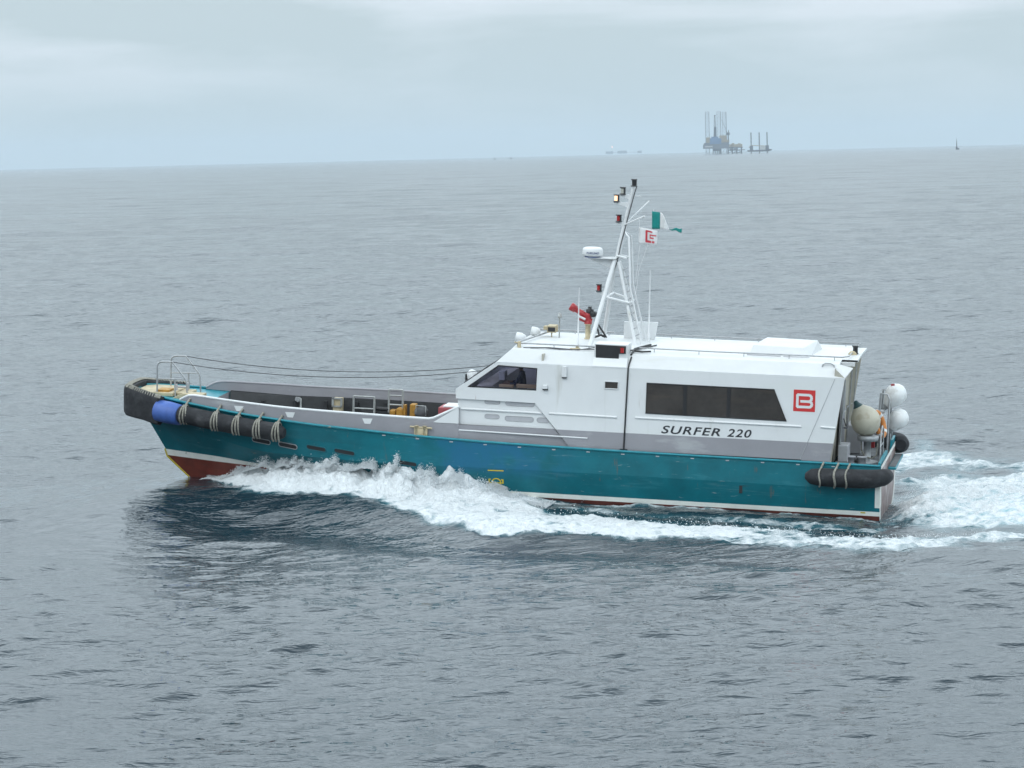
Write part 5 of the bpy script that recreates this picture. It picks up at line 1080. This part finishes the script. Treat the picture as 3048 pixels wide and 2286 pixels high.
def bow_spray(sg, n, name, label):
    rg = np.random.default_rng(41 if sg > 0 else 42)
    s = rg.uniform(8.6, 18.9, n); hmax = np.interp(s, SP_S[::-1], SP_H[::-1]) * (0.70 + 0.75 * value_noise(s + 20, s * 0 + 3, 7, 2.4) + 0.5 * (value_noise(s + 20, s * 0 + 9, 8, 8.0) - 0.5))
    q = 0.70 + 0.55 * rg.random(n) ** 1.3; h = hmax * q
    edge = np.interp(s, EDGE_S, EDGE_T)
    t0 = hull_t(s) + 0.03; wdt = np.maximum(edge - t0, 0.15)
    t = t0 + wdt * np.clip(rg.normal(1.0 - q, 0.14, n), 0, 1.1)
    clump = value_noise(s * 1.0 + 30, t + h * 2 + 30, 12, 4.5)
    keep = rg.random(n) < np.clip(1.30 - 1.15 * q ** 1.5 + (clump - 0.5) * 1.5, 0.02, 1)
    s, t, h, q = s[keep], t[keep], h[keep], q[keep]
    z = wake_height(s, t) + h - 0.03
    R = np.exp(rg.normal(math.log(0.0045), 0.5, len(s))) * (1.45 - 0.6 * q)
    C = world_st(s, sg * t, z); drops(name, C, np.clip(R, 0.002, 0.03), label)
bow_spray(1, 230000, 'bow_spray', 'white spray thrown up along the near side of the bow')
bow_spray(-1, 20000, 'bow_spray', 'white spray thrown up along the hidden far side of the bow')
# loose droplets and crest spatter
rg = np.random.default_rng(77); n = 1200
s = rg.uniform(-3, 12.5, n); rt = np.interp(s, [-3, 0, 3, 5, 7, 9, 10.5, 12.5], [8.0, 8.4, 6.2, 4.9, 4.4, 4.2, 3.6, 2.9]); t = rt + rg.normal(0.5, 0.6, n); h = np.abs(rg.exponential(0.05, n)) * np.clip((s + 3) / 8, 0.3, 1.3)
drops('crest_spray', world_st(s, t, wake_height(s, t) + h + 0.02), np.exp(rg.normal(math.log(0.006), 0.5, n)), 'fine spatter thrown off the crest of the near wake')
n = 24000
s = -0.15 - rg.gamma(1.6, 2.3, n); s = s[s > -16]; n = len(s)
t = rg.normal(0, 1.0, n) * (1.55 + 0.10 * -s); h = rg.random(n) ** 1.5 * np.interp(-s, [0, 1, 3, 6, 10, 16], [0.55, 0.50, 0.42, 0.36, 0.25, 0.1]) * np.exp(-(t / 2.8) ** 2)
keep = rg.random(n) < 0.25 + 0.75 * value_noise(s + 60, t + h * 2 + 60, 17, 1.8) ** 1.2; s, t, h = s[keep], t[keep], h[keep]
drops('stern_spray', world_st(s, t, wake_height(s, t) + h), np.exp(rg.normal(math.log(0.0034), 0.4, len(s))), 'white spray churned up behind the transom')

# ------------------------------------------------------------------ air, sky, sun, camera
b = MB(); b.box((-27000, -27000, -4.0), (27000, 27000, 190.0)); hz = b.build('haze', [], fix=True); tag(hz, 'thin grey blue sea haze softening the horizon', 'haze', kind='stuff')
hm = bpy.data.materials.new('haze_air'); hm.use_nodes = True; N = hm.node_tree.nodes; L = hm.node_tree.links; N.clear()
ho_ = N.new('ShaderNodeOutputMaterial'); pv = N.new('ShaderNodeVolumePrincipled'); pv.inputs['Color'].default_value = (0.72, 0.82, 0.90, 1); pv.inputs['Density'].default_value = 5.6e-5; pv.inputs['Anisotropy'].default_value = 0.0
L.new(pv.outputs[0], ho_.inputs['Volume']); hz.data.materials.append(hm); hm.cycles.homogeneous_volume = True; hm.cycles.volume_sampling = 'DISTANCE'

SUN_EL, SUN_AZ = math.radians(52), math.radians(215)     # azimuth clockwise from +Y (ahead of the camera): high, behind and to the left
w = bpy.data.worlds.new('World'); S.world = w; w.use_nodes = True; N = w.node_tree.nodes; L = w.node_tree.links; N.clear()
out = N.new('ShaderNodeOutputWorld'); bg = N.new('ShaderNodeBackground'); bg.inputs['Strength'].default_value = 0.10
sky = N.new('ShaderNodeTexSky'); sky.sky_type = 'NISHITA'; sky.sun_disc = False; sky.sun_elevation = SUN_EL; sky.sun_rotation = SUN_AZ; sky.air_density = 1.2; sky.dust_density = 3.0; sky.ozone_density = 1.0
tc = N.new('ShaderNodeTexCoord'); sx = N.new('ShaderNodeSeparateXYZ'); L.new(tc.outputs['Generated'], sx.inputs[0])
def wm(op, a, b_=None, clamp=False):
    q = N.new('ShaderNodeMath'); q.operation = op; q.use_clamp = clamp
    for i, v in enumerate((a, b_)):
        if v is None: continue
        if isinstance(v, (int, float)): q.inputs[i].default_value = v
        else: L.new(v, q.inputs[i])
    return q.outputs[0]
mp = N.new('ShaderNodeMapping'); mp.inputs['Scale'].default_value = (9, 9, 46); mp.inputs['Location'].default_value = (1.7, 0.3, 0.55); L.new(tc.outputs['Generated'], mp.inputs['Vector'])
nz = N.new('ShaderNodeTexNoise'); nz.inputs['Scale'].default_value = 1.0; nz.inputs['Detail'].default_value = 6; nz.inputs['Roughness'].default_value = 0.5; nz.inputs['Distortion'].default_value = 0.3; L.new(mp.outputs[0], nz.inputs['Vector'])
elev = wm('MAXIMUM', sx.outputs['Z'], 0.0)
grow = wm('MULTIPLY', elev, 18.0, True)                       # cloud contrast fades towards the horizon
cl = wm('MULTIPLY', wm('SUBTRACT', nz.outputs['Fac'], 0.46), 5.0, True); cl = wm('MULTIPLY', cl, grow)
rise = N.new('ShaderNodeMapRange'); rise.interpolation_type = 'SMOOTHSTEP'; rise.inputs[1].default_value = 0.06; rise.inputs[2].default_value = 0.50; L.new(elev, rise.inputs[0])
fall = N.new('ShaderNodeMapRange'); fall.interpolation_type = 'SMOOTHSTEP'; fall.inputs[1].default_value = 0.5; fall.inputs[2].default_value = 0.95; L.new(elev, fall.inputs[0])
rise.inputs[1].default_value = 0.12; rise.inputs[2].default_value = 0.50
lum = wm('ADD', 7.3, wm('ADD', wm('SUBTRACT', wm('MULTIPLY', rise.outputs[0], 18.0), wm('MULTIPLY', fall.outputs[0], 13.0)), wm('MULTIPLY', cl, 2.4)))
g1 = N.new('ShaderNodeMix'); g1.data_type = 'RGBA'; g1.inputs[6].default_value = (0.82, 1.00, 1.075, 1); g1.inputs[7].default_value = (0.93, 1.01, 1.11, 1); L.new(cl, g1.inputs[0]); g2 = N.new('ShaderNodeMix'); g2.data_type = 'RGBA'; L.new(wm('MULTIPLY', elev, 4.0, True), g2.inputs[0]); L.new(g1.outputs[2], g2.inputs[6]); g2.inputs[7].default_value = (0.89, 1.02, 1.10, 1)
vs_ = N.new('ShaderNodeVectorMath'); vs_.operation = 'SCALE'; L.new(g2.outputs[2], vs_.inputs[0]); L.new(lum, vs_.inputs['Scale'])
mx = N.new('ShaderNodeMix'); mx.data_type = 'RGBA'; mx.inputs[0].default_value = 0.88; L.new(sky.outputs[0], mx.inputs[6]); L.new(vs_.outputs[0], mx.inputs[7])
L.new(mx.outputs[2], bg.inputs['Color']); L.new(bg.outputs[0], out.inputs['Surface'])
sd = bpy.data.lights.new('sun', 'SUN'); sd.energy = 0.5; sd.angle = math.radians(14); sd.color = (1.0, 0.97, 0.93); so = bpy.data.objects.new('sun', sd); COL.objects.link(so)
dirv = Vector((math.sin(SUN_AZ) * math.cos(SUN_EL), math.cos(SUN_AZ) * math.cos(SUN_EL), math.sin(SUN_EL))); so.rotation_euler = dirv.to_track_quat('Z', 'Y').to_euler()
cd = bpy.data.cameras.new('camera'); cam_o = bpy.data.objects.new('camera', cd); COL.objects.link(cam_o)
cd.sensor_width = 36; cd.lens = F / 3048 * 36; cd.clip_start = 0.5; cd.clip_end = 60000
cam_o.matrix_world = Matrix(((CR[0], CU[0], -FW[0], 0), (CR[1], CU[1], -FW[1], 0), (CR[2], CU[2], -FW[2], H), (0, 0, 0, 1)))
S.camera = cam_o
S.view_settings.view_transform = 'Standard'; S.view_settings.look = 'None'; S.view_settings.exposure = 0.0; S.view_settings.gamma = 1.0
S.render.engine = 'CYCLES'
c = S.cycles; c.max_bounces = 12; c.diffuse_bounces = 10; c.glossy_bounces = 4; c.transmission_bounces = 4; c.transparent_max_bounces = 8; c.volume_bounces = 2
c.caustics_reflective = False; c.caustics_refractive = False; c.sample_clamp_indirect = 6.0
c.use_denoising = True; c.denoiser = 'OPENIMAGEDENOISE'; c.denoising_input_passes = 'RGB_ALBEDO_NORMAL'; c.denoising_prefilter = 'ACCURATE'
